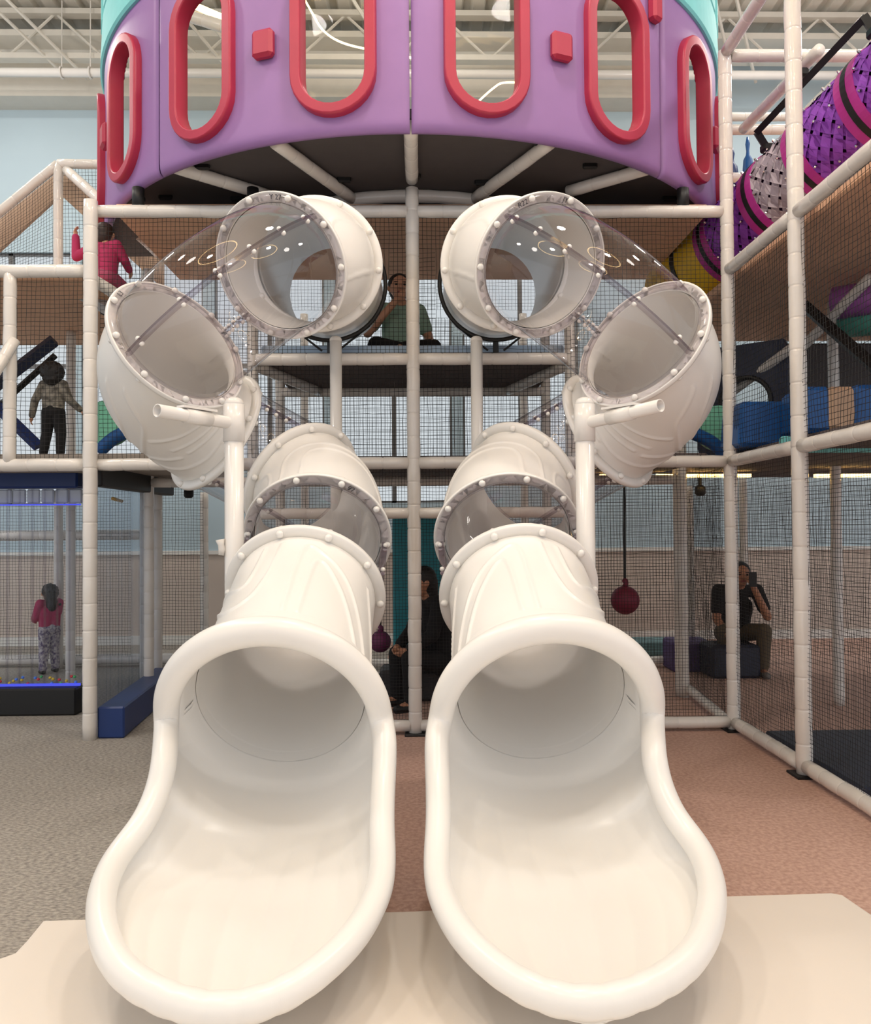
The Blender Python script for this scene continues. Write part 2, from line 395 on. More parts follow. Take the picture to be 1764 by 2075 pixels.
SW = {  # raised swooshes moulded into the white sections: (angle from top, fraction of length)
    1: [[(-60, .1), (-50, .5), (-70, .9)], [(40, .1), (55, .6), (95, .8)], [(60, .1), (75, .5), (115, .7)], [(-100, .15), (-110, .85)]],
    3: [[(60, .06), (75, .35), (130, .62), (190, .7)], [(85, .06), (100, .32), (150, .55), (200, .62)], [(110, .05), (125, .25), (175, .45), (215, .5)],
        [(40, .1), (55, .45), (100, .75), (160, .85)], [(235, .15), (215, .35), (230, .6), (250, .7)], [(255, .2), (240, .38), (250, .6)], [(140, .75), (180, .85), (230, .8), (235, .7), (200, .72)]],
    5: [[(-80, .85), (-40, .4), (20, .3), (50, .45), (55, .9)], [(-70, .9), (-30, .5), (15, .42), (32, .55), (35, .92)], [(70, .9), (72, .45), (90, .25)], [(90, .9), (92, .5), (110, .3)], [(-95, .7), (-60, .25), (-30, .12)]],
    7: [[(-75, .95), (-50, .45), (-25, .22), (-8, .2), (-4, .9)], [(-62, .95), (-40, .52), (-20, .32), (-14, .9)], [(10, .12), (14, .5), (24, .72), (45, .7), (75, .42), (100, .34)],
        [(24, .12), (28, .42), (36, .52), (60, .35), (95, .2)], [(48, .95), (70, .68), (105, .5)], [(62, .98), (85, .74), (110, .62)], [(-95, .9), (-80, .5), (-70, .2)]],
}
def build_slide(sg, label):
    sx = lambda P: np.stack([X0+sg*np.asarray(P)[..., 0], np.asarray(P)[..., 1], np.asarray(P)[..., 2]], -1)
    S = thing('spiral_tube_slide', label, 'slide', (X0+sg*.6, 3.0, 0), group='pair of spiral tube slides')
    bx, by = X0+sg*.6, 3.0
    def lo(V): return np.asarray(V, float)-[bx, by, 0]
    fixf = (lambda Fc: [tuple(reversed(f)) for f in Fc]) if sg < 0 else (lambda Fc: Fc)
    def add(name, V, Fc, mt, parent=S, smooth=True, **k):
        o = obj(name, lo(sx(V)), fixf(Fc), mt, S if parent is S else parent, smooth, **k)
        return o
    pos = [np.array(j[:3]) for j in J]; tan = [ydir(j[3], j[4]) for j in J]
    pos.append(HC+ydir(*HP)*-.17); tan.append(ydir(*HP))
    for i in range(8):
        opaque = i not in (2, 4, 6)
        n = (84 if i in (3, 5, 7) else 40) if opaque else 26; K = (288 if i in (3, 5, 7) else 160) if opaque else 64
        P = hermite(pos[i], pos[i+1], tan[i], tan[i+1], n, 1.08 if i == 3 else 1.0)
        T, N, B = frames(P, (0, 0, 1))
        u = np.linspace(0, 2*np.pi, K, endpoint=False)
        L = np.linalg.norm(np.diff(P, axis=0), axis=1).sum()
        D = ridge_field(n, K, L, SW[i]) if i in SW else np.zeros((n, K))
        rad = TR+D
        V = P[:, None]+rad[..., None]*(np.cos(u)[None, :, None]*N[:, None]+np.sin(-u)[None, :, None]*B[:, None])
        Fc = [(a*K+q, (a+1)*K+q, (a+1)*K+(q+1) % K, a*K+(q+1) % K) for a in range(n-1) for q in range(K)]
        V = V.reshape(-1, 3)
        if opaque:      # inner skin
            Vi = (P[:, None]+(TR-.012)*(np.cos(u)[None, ::4, None]*N[:, None]+np.sin(-u)[None, ::4, None]*B[:, None])).reshape(-1, 3); k4 = K//4; b = len(V)
            Fi = [(b+a*k4+q, b+a*k4+(q+1) % k4, b+(a+1)*k4+(q+1) % k4, b+(a+1)*k4+q) for a in range(n-1) for q in range(k4)]
            add('tube_section', np.vstack([V, Vi]), Fc+Fi, PLASTIC)
        else:
            c = add('clear_section', V, Fc, CLEAR, label='clear see-through tube section')
            for a0 in {2: (-50, 130), 4: (60, -120), 6: (-96, 84)}[i]:
                a = R(a0); dv = math.cos(a)*N+math.sin(-a)*B; sd = np.cross(T, dv)
                # pair of raised seam lips
                Vr = []; Fr = []
                for (o1, r1) in ((-.012, 0), (-.012, .03), (.012, .03), (.012, 0)):
                    Vr.append(P+dv*(TR+r1)+sd*o1)
                Vr = np.stack(Vr, 1).reshape(-1, 3)
                Fr = [(q*4+s, q*4+s+1, q*4+s+5, q*4+s+4) for q in range(n-1) for s in range(3)]
                rl = add('seam_rail', Vr, Fr, CLEARSEAM, c, False)
                for q in np.linspace(2, n-3, {2: 6, 4: 5, 6: 3}[i]).astype(int):
                    add('bolt', *dome(P[q]+dv*(TR+.02)-sd[q]*.012 if False else P[q]+dv[q]*(TR+.018)+sd[q]*.012, sd[q], .014, .018), PLASTIC, c)
                    add('bolt', *dome(P[q]+dv[q]*(TR+.018)-sd[q]*.012, -sd[q], .014, .018), PLASTIC, c)
    # flanges
    for i in range(1, 8):
        c, t = pos[i], tan[i]; a = unit(np.cross([0, 0, 1], t)); b = np.cross(t, a)
        white_side = -1 if i in (2, 4, 6) else 1          # which side of the joint is white
        K = 72; u = np.linspace(0, 2*np.pi, K, endpoint=False)
        def lathe(pr):
            V = np.concatenate([c+t*z+r*(np.cos(u)[:, None]*b+np.sin(u)[:, None]*a) for r, z in pr]); n = len(pr)
            return V, [(k*K+q, k*K+(q+1) % K, ((k+1) % n)*K+(q+1) % K, ((k+1) % n)*K+q) for k in range(n) for q in range(K)]
        w = white_side
        pr = [(TR-.004, w*.03), (FR-.022, w*.026), (FR-.004, w*.022), (FR, w*.012), (FR, -w*.006), (FR-.004, -w*.012), (FR-.012, -w*.006), (FR-.02, 0), (TR-.006, 0)]
        f = add('flange', *lathe(pr if w > 0 else pr), PLASTIC)
        if i != 1:
            pr = [(TR-.004, 0), (FR-.016, 0), (FR-.016, -w*.014), (TR+.012, -w*.014), (TR+.002, -w*.03), (TR-.004, -w*.03)]
            add('clear_flange', *lathe(pr), CLEARRIM, f, label='clear plastic flange ring')
        nb = 10
        for q in range(nb):
            an = 2*math.pi*(q+.35)/nb; d = math.cos(an)*b+math.sin(an)*a
            add('bolt', *dome(c+d*(FR-.027)+t*w*.024, t*w, .021, .026), PLASTIC, f)
            add('bolt', *dome(c+d*(FR-.026)-t*w*(.013 if i != 1 else .0), -t*w, .02, .024), PLASTIC, f)
    # ---- exit: bell, chute and rolled rim
    ex = thing('exit_chute', None, None); ex.parent = S
    t = ydir(*HP); a = unit(np.cross([0, 0, 1], t)); b = np.cross(t, a)   # a: right, b: up
    K = 96; u = np.linspace(0, 2*np.pi, K, endpoint=False)
    prof = [(.40, -.24), (.405, -.19), (.405, -.165), (.41, -.12), (.43, -.07), (HR, -.02), (HR, 0), (HR-.045, 0), (.40, -.09), (.376, -.17), (.373, -.24)]
    V = np.concatenate([HC+t*z+r*(np.cos(u)[:, None]*b+np.sin(u)[:, None]*a) for r, z in prof]); n = len(prof)
    Fc = [(k*K+q, (k+1)*K+q, (k+1)*K+(q+1) % K, k*K+(q+1) % K) for k in range(n-1) for q in range(K) if not (4 <= k <= 7 and math.cos(u[q]) < -.02)]
    add('bell', V, Fc, PLASTIC, ex)
    RX = []
    for (px, z) in RIM:
        p = at_z(px[0], px[1], z); RX.append(np.array([p[0]-X0, p[1], p[2]]))
    RX = np.array(RX)
    m_ = len(RX)//2
    hs = HC+a*HR; hl = HC-a*HR
    RX[0] = hs; RX[-1] = hl
    arch = [HC+HR*(math.cos(q)*b-math.sin(q)*a) for q in np.linspace(math.pi/2, -math.pi/2, 15)]
    ring = np.vstack([RX[:-1], arch[:-1]]); ring = catmull(ring, 6, True)
    # smooth the loop a little
    sl = np.r_[0, np.cumsum(np.linalg.norm(np.diff(np.vstack([ring, ring[:1]]), axis=0), axis=1))]; rc = np.vstack([ring, ring[:1]])
    ring = np.stack([np.interp(np.linspace(0, sl[-1], 220, endpoint=False), sl, rc[:, k]) for k in range(3)], 1)
    for _ in range(12): ring = .5*ring+.25*(np.roll(ring, 1, 0)+np.roll(ring, -1, 0))
    rr = np.interp(ring[:, 2], [.3, .75, 1.1], [.046, .052, .062])
    sl = np.r_[0, np.cumsum(np.linalg.norm(np.diff(ring, axis=0), axis=1))]
    rc = np.vstack([ring, ring[:1]]); sl2 = np.r_[0, np.cumsum(np.linalg.norm(np.diff(rc, axis=0), axis=1))]; nn = 420
    sq = np.linspace(0, sl2[-1], nn, endpoint=False); rr = np.interp(sq, sl, rr); ring = np.stack([np.interp(sq, sl2, rc[:, k]) for k in range(3)], 1)
    front = np.exp(-(np.clip(ring[:, 1]-2.24, 0, 9)/.1)**2); kf = np.argmin(ring[:, 1])
    rr = rr*(1+.08*front*(np.abs(np.cos(np.pi*(sq-sq[kf])/.088))-.6))
    add('rolled_rim', *sweep(ring, rr, 18, closed=True), PLASTIC, ex)
    # chute surface lofted between the two sides
    fi = int(np.argmin(RX[:, 1])); right = catmull(RX[:fi+1], 5); left = catmull(RX[fi:][::-1], 5)
    ns = 64
    def resample(P):
        s = np.r_[0, np.cumsum(np.linalg.norm(np.diff(P, axis=0), axis=1))]; s /= s[-1]
        return np.stack([np.interp(np.linspace(0, 1, ns), s, P[:, k]) for k in range(3)], 1)
    Rr, Ll = resample(right), resample(left)
    nt_ = 133; th = np.linspace(0, np.pi, nt_); V = []
    for (r0, rv, z0) in ((.376, .374, -.22), (.384, .377, -.12), (.41, .384, -.05)):
        for q in range(nt_): V.append(HC+t*z0-a*r0*math.cos(th[q])-b*rv*math.sin(th[q]))
    bot0 = HC-b*.39
    for k in range(ns):
        mid, half = (Rr[k]+Ll[k])/2, (Rr[k]-Ll[k])/2; s = k/(ns-1)
        dy = (bot0[1]-HC[1])*(1-min(1, s*2.2))
        zb = np.interp(mid[1]+dy, [2.1, 2.3, 2.6, 2.9, 3.1, 3.25, 3.4, bot0[1]], [.205, .20, .20, .21, .232, .262, .305, bot0[2]])
        dep = np.array([0, dy, zb-mid[2]])
        p = 1.0-.45*min(1, s*1.6)
        flut = .010*(np.abs(np.sin(th*11))-.6)*np.exp(-((th-np.pi/2)/.75)**2)*min(1, s*3)
        for q in range(nt_):
            V.append(mid-half*math.cos(th[q])+dep*(math.sin(th[q])**p)+np.array([0, 0, flut[q]]))
    Fc = [(k*nt_+q, k*nt_+q+1, (k+1)*nt_+q+1, (k+1)*nt_+q) for k in range(ns+2) for q in range(nt_-1)]
    V = np.array(V); b0 = len(V); V2 = V-[0, 0, .018]
    Fc2 = [tuple(i+b0 for i in reversed(f)) for f in Fc]
    add('chute', np.vstack([V, V2]), [tuple(reversed(f)) for f in Fc]+[tuple(reversed(f)) for f in Fc2], PLASTIC, ex)
    # legs under the exit, hidden mostly: short foot
    fo = HC+np.array([0, -.85, 0])
    add('foot_post', *sweep([(fo[0], fo[1], .052), (fo[0], fo[1], .165)], .045, 14), STEEL, ex)
    return S
slideR = build_slide(1, 'white spiral tube slide right of the centre post, with clear sections')
slideL = build_slide(-1, 'white spiral tube slide left of the centre post, with clear sections')

# ------------------------------------------------------------------ climbing frame of padded pipes
FY = 6.09; XL, XM, XC, XN, XR = -2.46, -1.27, -.045, 1.16, 2.37
Z0, Z1, Z2, Z3, ZT = .065, 2.045, 2.835, 3.51, 3.965
fr = thing('climbing_frame', 'white padded pipe frame of the whole climbing structure', 'play frame')
def P_(n, a, b, **k): return pipe(fr, n, a, b, **k)
P_('post', (XL, FY-.04, 0), (XL, FY-.04, 4.03), r=.052)
P_('post', (XC, FY, 0), (XC, FY, 4.14), r=.051, step=.17)
P_('post', (XR, FY, 0), (XR, FY, 5.21), r=.05, step=.19)
for x in (XM, XN): P_('post', (x, FY+.06, 0), (x, FY+.06, 3.93), r=.042)
for (a, b) in ((XL, XC), (XC, XR)):
    P_('rail', (a+.04, FY, ZT), (b-.04, FY, ZT), r=.046)
    P_('rail', (a+.04, FY, Z1), (b-.04, FY, Z1), r=.046)
for (a, b) in ((XM, XC), (XC, XN)):
    P_('rail', (a+.04, FY, Z2), (b-.04, FY, Z2), r=.046)
    P_('rail', (a+.04, FY, 1.665), (b-.04, FY, 1.665), r=.042)
P_('rail', (XM, FY, Z0), (XC-.04, FY, Z0), r=.044); P_('rail', (XC+.04, FY, Z0), (XR-.04, FY, Z0), r=.044)
# rear legs and inner rails
for x in (XM, XC, XN, XR, XL): P_('post', (x, 7.35, 0), (x, 7.35, 3.93), r=.045)
for x in (XM, XN): P_('post', (x, 8.9, 0), (x, 8.9, 3.93), r=.045)
P_('rail', (XM, 7.35, 2.80), (XN, 7.35, 2.80), r=.045)
P_('rail', (XL, 7.35, 1.98), (XR, 7.35, 1.98), r=.045)
P_('rail', (XM+.03, FY+.08, 2.8), (XM+.35, 7.3, 2.8), r=.045); P_('rail', (XN-.03, FY+.08, 2.8), (XN-.35, 7.3, 2.8), r=.045)
P_('rail', (XL, 8.9, .07), (XR+.6, 8.9, .07), r=.045)
P_('rail', (XL, FY+.05, 3.45), (XM-.25, 7.3, 2.9), r=.045)
for x in (-2.1, .62, 1.75, 3.0): P_('post', (x, 8.9, 0), (x, 8.9, 2.0), r=.042)
fe = [(XC, FY), (XR, FY), (XR, 4.97)]
for x, y in fe: obj('base_plate', *box((x, y, .008), (.16, .16, .016), bev=.004), BLACK, fr)
# right wing of the frame, coming towards the camera
wr = fr
def Q_(n, a, b, **k): return pipe(wr, n, a, b, **k)
YN = 4.97; YF = 3.8
Q_('post', (XR, YN, 0), (XR, YN, 6.3), r=.05); Q_('post', (XR, YF, 0), (XR, YF, 6.3), r=.05)
for (a, b) in ((FY, YN), (YN, YF), (YF, 2.7)):
    Q_('rail', (XR, a-.045, Z0), (XR, b+.045, Z0), r=.046)
    Q_('rail', (XR, a-.045, Z1), (XR, b+.045, Z1), r=.046)
    Q_('rail', (XR, a-.045, Z3), (XR, b+.045, Z3), r=.046)
    Q_('rail', (XR, a-.045, 5.19), (XR, b+.045, 5.19), r=.046)
Q_('rail', (XR+.05, FY, 5.18), (XR+2.6, FY, 5.18), r=.046)
zz = at_y(1540, 263, 7.3)[2]
Q_('rail', (XR+.3, 7.3, zz), (XR+3, 7.3, zz), r=.046)
Q_('post', (XR+.02, 7.3, 0), (XR+.02, 7.3, 5.6), r=.045)
Q_('rail', tuple(at_y(1430, 237, 8.6)), tuple(at_y(1764, 237, 8.6)), r=.046)
Q_('rail', tuple(at_y(1425, 360, 7.6)), tuple(at_y(1530, 360, 7.6)), r=.046)
Q_('rail', tuple(at_y(1505, 262, 7.2)), tuple(at_y(1660, 100, 5.9)), r=.046)
Q_('rail', tuple(at_y(1625, 235, 7.6)), tuple(at_y(1790, 70, 6.6)), r=.046)
Q_('post', (3.6, 6.9, 0), (3.6, 6.9, 3.5), r=.045); Q_('post', (3.6, 8.9, 0), (3.6, 8.9, 2.1), r=.045)
Q_('rail', tuple(at_y(1600, 730, 6.8)), tuple(at_y(1764, 560, 6.0)), r=.04)
Q_('rail', tuple(at_y(1475, 800, 7.2)), tuple(at_y(1610, 700, 6.6)), r=.04)
# inner screen frame on the right ground floor
p0 = at_z(1386, 1395, .06); Q_('post', (p0[0], p0[1], 0), (p0[0], p0[1], 2.0), r=.045)
Q_('rail', (p0[0]+.02, p0[1]-.05, .07), (XR-.04, FY+.1, .07), r=.042)
# left wing
wl = fr
def L_(n, a, b, **k): return pipe(wl, n, a, b, **k)
XA = at_y(20, 740, FY)[0]
L_('rail', (XL-.05, FY, Z3), (-4.6, FY, Z3)); L_('rail', (XL-.05, FY, Z1), (-4.6, FY, Z1)); L_('post', (XA, FY, Z1), (XA, FY, Z3), r=.047)
L_('rail', tuple(at_y(30, 690, FY-.02)), tuple(at_y(-40, 800, FY-.25)), r=.042)
GY = 8.2
g0, g1, g2, g3 = at_y(118, 332, GY), at_y(-60, 478, GY), at_y(300, 335, GY), at_y(118, 640, GY)
L_('post', tuple(g3), tuple(g0), r=.047); L_('rail', tuple(g0), tuple(g1), r=.047); L_('rail', tuple(g0), tuple(g2), r=.047)
g4, g5 = at_y(135, 345, GY), at_y(330, 520, GY-.9)
L_('rail', tuple(g4), tuple(g5), r=.05)
for x in (XL-.1, -3.4): L_('post', (x, 7.9, 0), (x, 7.9, 3.5), r=.045)
L_('post', tuple(at_z(292, 1380, 0)), tuple(at_z(292, 1380, 0)+np.array([0, 0, 1.95])), r=.045)
L_('post', tuple(at_z(414, 1335, 0)), tuple(at_z(414, 1335, 0)+np.array([0, 0, 2.0])), r=.05)
L_('post', tuple(at_z(118, 1355, 0)), tuple(at_z(118, 1355, 0)+np.array([0, 0, 2.0])), r=.05)
L_('rail', (-6, 9.3, .08), (XL+1.2, 9.3, .08), r=.06); L_('rail', (-6, 9.3, 1.5), (-3.1, 9.3, 1.5), r=.06)

# ------------------------------------------------------------------ decks inside
DK = mat('deck_underside', (222, 178, 146), .8, var=.12, vscale=3, bump=.1, bscale=40)
DKD = mat('dark_deck', (92, 82, 80), .85, var=.08)
def deck(label, x0, x1, y0, y1, z0, z1, mt, name='play_deck'):
    o = obj(name, *box(((x0+x1)/2, (y0+y1)/2, (z0+z1)/2), (x1-x0, y1-y0, z1-z0), bev=.015), mt, label=label, cat='deck', group='play decks'); return o
deck('brown carpeted deck below the purple tower, highest deck behind the front nets', -2.35, 2.28, 6.22, 7.9, 4.0, 4.08, DK)
deck('brown deck over the left edge bay, above the standing toddler', -4.6, -2.55, 6.25, 8.5, 3.5, 3.58, DK)
deck('brown deck in the right wing, above the blue padded blocks', 2.5, 6.0, 3.6, 8.4, 3.5, 3.58, DK)
deck('dark middle deck with pale blue edge where the woman sits', -1.2, 1.1, 6.24, 7.5, 2.83, 2.93, DKD)
deck('grey deck in the left bay carrying the standing toddler', -4.6, -2.0, 6.3, 9.2, 2.04, 2.15, mat('grey_deck', (160, 150, 140), .8))
deck('dark lower deck behind the centre post, over the seated figure in black', -1.15, 1.1, 6.3, 8.6, 2.06, 2.12, DKD)
deck('dark deck behind the right slide elbow', 1.25, 2.28, 6.3, 8.6, 2.06, 2.13, DKD)
deck('brown deck with teal edge in the right wing carrying blue blocks', 2.5, 5.6, 3.4, 8.4, 2.06, 2.14, DKD)
obj('deck_edge_pad', *box((XC, FY+.18, 2.94), (2.36, .05, .075), bev=.012), mat('pale_blue_vinyl', (176, 200, 224), .5), label='pale blue padded edge strip along the middle deck', cat='edge pad')

# ------------------------------------------------------------------ safety nets
ny = FY+.012
def hole(p): return min(math.hypot(p[0]-(X0+.63), p[2]-3.40), math.hypot(p[0]-(X0-.63), p[2]-3.40)) < .43
e = .045
net('black net in the front frame, upper bay behind the left slide', (XL+e, ny, Z1+e), (XM, ny, Z1+e), (XM, ny, ZT-e), (XL+e, ny, ZT-e))
net('black net in the front frame, upper bay just left of the centre post', (XM, ny, Z2+e), (XC-e, ny, Z2+e), (XC-e, ny, ZT-e), (XM, ny, ZT-e), hole=hole)
net('black net in the front frame, upper bay just right of the centre post', (XC+e, ny, Z2+e), (XN, ny, Z2+e), (XN, ny, ZT-e), (XC+e, ny, ZT-e), hole=hole)
net('black net in the front frame, upper bay behind the right slide', (XN, ny, Z1+e), (XR-e, ny, Z1+e), (XR-e, ny, ZT-e), (XN, ny, ZT-e))
net('black net of the middle window row, left of the centre post', (XM, ny, Z1+e), (XC-e, ny, Z1+e), (XC-e, ny, Z2-e), (XM, ny, Z2-e))
net('black net of the middle window row, right of the centre post', (XC+e, ny, Z1+e), (XN, ny, Z1+e), (XN, ny, Z2-e), (XC+e, ny, Z2-e))
net('black net at ground level left of the centre post', (XM, ny, Z0+e), (XC-e, ny, Z0+e), (XC-e, ny, Z1-e), (XM, ny, Z1-e), cell=.024, th=.0026)
net('black net at ground level right of the centre post, before the red hanging ball', (XC+e, ny, Z0+e), (XR-e, ny, Z0+e), (XR-e, ny, Z1-e), (XC+e, ny, Z1-e), cell=.024, th=.0026)
nx = XR+.012
net('black net of the right side frame, ground level next to the corner post', (nx, FY-e, Z0+e), (nx, YN+e, Z0+e), (nx, YN+e, Z1-e), (nx, FY-e, Z1-e), cell=.026, th=.0026)
net('black net of the right side frame, ground level at the right image edge', (nx, YN-e, Z0+e), (nx, YF, Z0+e), (nx, YF, Z1-e), (nx, YN-e, Z1-e), cell=.026, th=.0026)
net('black net of the right side frame, before the navy panel with round hole', (nx, FY-e, Z1+e), (nx, YN+e, Z1+e), (nx, YN+e, Z3-e), (nx, FY-e, Z3-e), cell=.036)
net('black net of the right side frame, before the tan striped blue block', (nx, YN-e, Z1+e), (nx, YF, Z1+e), (nx, YF, Z3-e), (nx, YN-e, Z3-e), cell=.036)
net('black net before the standing toddler on the left', (XA+e, ny, Z1+e), (XL-e, ny, Z1+e), (XL-e, ny, Z3-e), (XA+e, ny, Z3-e))
net('black net sliver at the far left edge of the frame', (-4.4, ny, Z1+e), (XA-e, ny, Z1+e), (XA-e, ny, Z3-e), (-4.4, ny, Z3-e))
net('black net under the gable rail at upper left', tuple(at_y(-60, 640, GY)), tuple(g3), tuple(g0), tuple(g1), cell=.038)
net('black net between the gable post and the purple tower', tuple(g3), tuple(at_y(330, 640, GY)), tuple(g2), tuple(g0), cell=.038)
net('fine black net at the back of the left ground floor', tuple(at_y(298, 1315, 9.2)), tuple(at_y(412, 1315, 9.2)), tuple(at_y(412, 985, 9.2)), tuple(at_y(298, 985, 9.2)), cell=.034)
net('fine black net at the back behind the water wall', (-5.8, 9.25, .1), (-3.3, 9.25, .1), (-3.3, 9.25, 2.0), (-5.8, 9.25, 2.0), cell=.034)
net('fine black net far back on the right ground floor', (1.2, 8.95, .1), (5.4, 8.95, .1), (5.4, 8.95, 2.0), (1.2, 8.95, 2.0), cell=.034)
net('black net far back behind the middle window row', (-2.4, 8.95, 2.1), (2.3, 8.95, 2.1), (2.3, 8.95, 3.9), (-2.4, 8.95, 3.9), cell=.034)
net('black net screen running back from the corner post at ground level', (p0[0]+.03, p0[1]-.03, .1), (XR-.03, FY+.1, .1), (XR-.03, FY+.1, 2.0), (p0[0]+.03, p0[1]-.03, 2.0), cell=.026, th=.0026)

# ------------------------------------------------------------------ slide support posts
def support(label, x, y, ztop, arm=None, r=.052):
    s = thing('slide_support', label, 'support post', (x, y, 0), group='steel slide supports')
    obj('pole', *sweep([(0, 0, 0), (0, 0, ztop)], r, 24), STEEL, s, True)
    obj('cap', *dome((0, 0, ztop), (0, 0, 1), r*1.02, r*.9, 20), STEEL, s, True)
    obj('base_plate', *box((0, 0, .006), (.2, .2, .012), bev=.003), STEEL, s)
    if arm is not None:
        obj('collar', *sweep([(0, 0, ztop-.2), (0, 0, ztop+.005)], r*1.12, 24), STEEL, s, True)
        d = np.asarray(arm, float)-[x, y, 0]; b = np.array([0, 0, ztop-.1]); dv = d-b
        th = .034
        t_ = np.linspace(0, 1, 3)[:, None]; Pp = b+t_*dv
        V1, F1 = sweep(Pp, th, 20, cap=False); V2, F2 = sweep(Pp, th-.005, 20, cap=False)
        ring = [(2*20+q, 2*20+(q+1) % 20, 60+2*20+(q+1) % 20, 60+2*20+q) for q in range(20)]
        V, Fc = join([(V1, F1), (V2, [tuple(reversed(f)) for f in F2])])
        obj('arm', V, Fc+ring, STEEL, s, True)
        obj('sleeve', *sweep([b+.34*dv, b+.66*dv], th+.006, 20), STEEL, s, True)
        c = b+.5*dv; V, Fc = box((0, 0, 0), (.22, .06, .012)); an = math.atan2(dv[1], dv[0])
        V = np.stack([V[:, 0]*math.cos(an)-V[:, 1]*math.sin(an), V[:, 0]*math.sin(an)+V[:, 1]*math.cos(an), V[:, 2]], 1)+c+[0, 0, .045]
        obj('saddle', V, Fc, STEEL, s)
    return s
sy = 4.45
pr = at_y(1184, 870, sy); zr = at_y(1184, 822, sy)[2]
support('white steel support with side arm under the right slide elbow', pr[0], sy, zr, arm=at_y(1338, 822, sy-.42))
pl = at_y(474, 870, sy); zl = at_y(474, 822, sy)[2]
support('white steel support with side arm under the left slide elbow', pl[0], sy, zl, arm=at_y(318, 832, sy-.42))
for px, wh in ((680, 'left'), (965, 'right')):
    p = at_y(px, 700, 5.75); support('plain white steel support post behind the %s slide, reaching its top tube' % wh, p[0], 5.75, at_y(px, 692, 5.75)[2], r=.043)

# black rings where the nets are laced round the slide tubes
for sg_, wh in ((1, 'right'), (-1, 'left')):
    t = np.linspace(0, 2*np.pi, 48, endpoint=False); cx, cz = X0+sg_*.63, 3.40
    g = thing('net_ring', 'black ring and strut holding the net round the %s slide tube' % wh, 'ring', (cx, FY, cz))
    obj('ring', *sweep(np.stack([.425*np.cos(t), 0*t-.02, .425*np.sin(t)], 1), .016, 8, closed=True), BLACK, g, True)
    obj('strut', *sweep([(0, 0, -.42), (0, 0, 2.88-cz)], .022, 8), BLACK, g)
    for q in (-1, 1): obj('guy_strap', *sweep([(q*.3, 0, -.31), (q*.06, 0, 2.9-cz)], .008, 6), BLACK, g)

# ------------------------------------------------------------------ purple round tower
TC = np.array([XC, 8.1]); RT = 2.9; ZB, ZTT = 4.15, 5.56
def cyl(ang, r, z): return np.array([TC[0]+r*math.sin(ang), TC[1]-r*math.cos(ang), z])
tw = thing('play_tower', 'round lilac tower with raspberry framed oval windows above the slides', 'tower', (TC[0], TC[1], ZB))
def tl(V): return np.asarray(V, float)-[TC[0], TC[1], ZB]
def stadium(w, h, n=14):
    r = w/2; pts = []
    for q in range(n+1): a = math.pi*q/n; pts.append((r*math.cos(a), h/2-r+r*math.sin(a)))
    for q in range(n+1): a = math.pi+math.pi*q/n; pts.append((r*math.cos(a), -(h/2-r)+r*math.sin(a)))
    return pts
WZC, WWO, WHO, WWI, WHI = 4.815, .575, 1.13, .425, .98
WIN_A = [(10, 30)]
def strip_panel(a0, a1):
    """curved padded panel with two window holes: built as a grid of cells, holes cut where windows sit"""
    NA, NZ = 80, 56; zs = np.linspace(ZB, ZTT, NZ); As = np.linspace(a0+R(.12), a1-R(.12), NA)
    wins = [a0+R(10), a0+R(30)]
    def inside(a, z):
        for w in wins:
            x = (a-w)*RT; y = z-WZC; r = WWI/2+.03; hh = WHI/2+.03-r
            yy = max(0, abs(y)-hh)
            if x*x+yy*yy < r*r: return True
        return False
    V, Fc = [], []
    rad = [RT, RT-.06]
    for rr_ in rad:
        for i, a in enumerate(As):
            for j, z in enumerate(zs):
                ed = min(i, NA-1-i)*(As[1]-As[0])*RT; ez = (z-ZB)
                puff = 0 if rr_ != RT else -.02*math.exp(-ed/.012)-.03*math.exp(-ez/.02)
                V.append(tl(cyl(a, rr_+puff, z)))
    k = NA*NZ
    for i in range(NA-1):
        for j in range(NZ-1):
            if inside((As[i]+As[i+1])/2, (zs[j]+zs[j+1])/2): continue
            Fc.append((i*NZ+j, (i+1)*NZ+j, (i+1)*NZ+j+1, i*NZ+j+1)); Fc.append((k+i*NZ+j, k+i*NZ+j+1, k+(i+1)*NZ+j+1, k+(i+1)*NZ+j))
    for i in range(NA-1): Fc.append((i*NZ, k+i*NZ, k+(i+1)*NZ, (i+1)*NZ))
    for i in (0, NA-1):
        for j in range(NZ-1): Fc.append((i*NZ+j, i*NZ+j+1, k+i*NZ+j+1, k+i*NZ+j))
    return V, Fc
def win_frame(ac):
    so, si = np.array(stadium(WWO, WHO)), np.array(stadium(WWI, WHI)); n = len(so)
    lv = [(si, -.05), (si, .05), (si+(so-si)*.03, .056), (si+(so-si)*.1, .062), (si+(so-si)*.14, .062), (si+(so-si)*.82, .062), (si+(so-si)*.87, .062), (si+(so-si)*.96, .055), (so, .045), (so, .04), (so, -.01)]
    V = [tl(cyl(ac+x/RT, RT+d, WZC+z)) for s_, d in lv for x, z in s_]
    Fc = [(q*n+i, q*n+(i+1) % n, (q+1)*n+(i+1) % n, (q+1)*n+i) for q in range(len(lv)-1) for i in range(n)]
    return V, [tuple(reversed(f)) for f in Fc]
PANE = clear('window_pane', (.95, .94, .92), gain=.12)
base = None
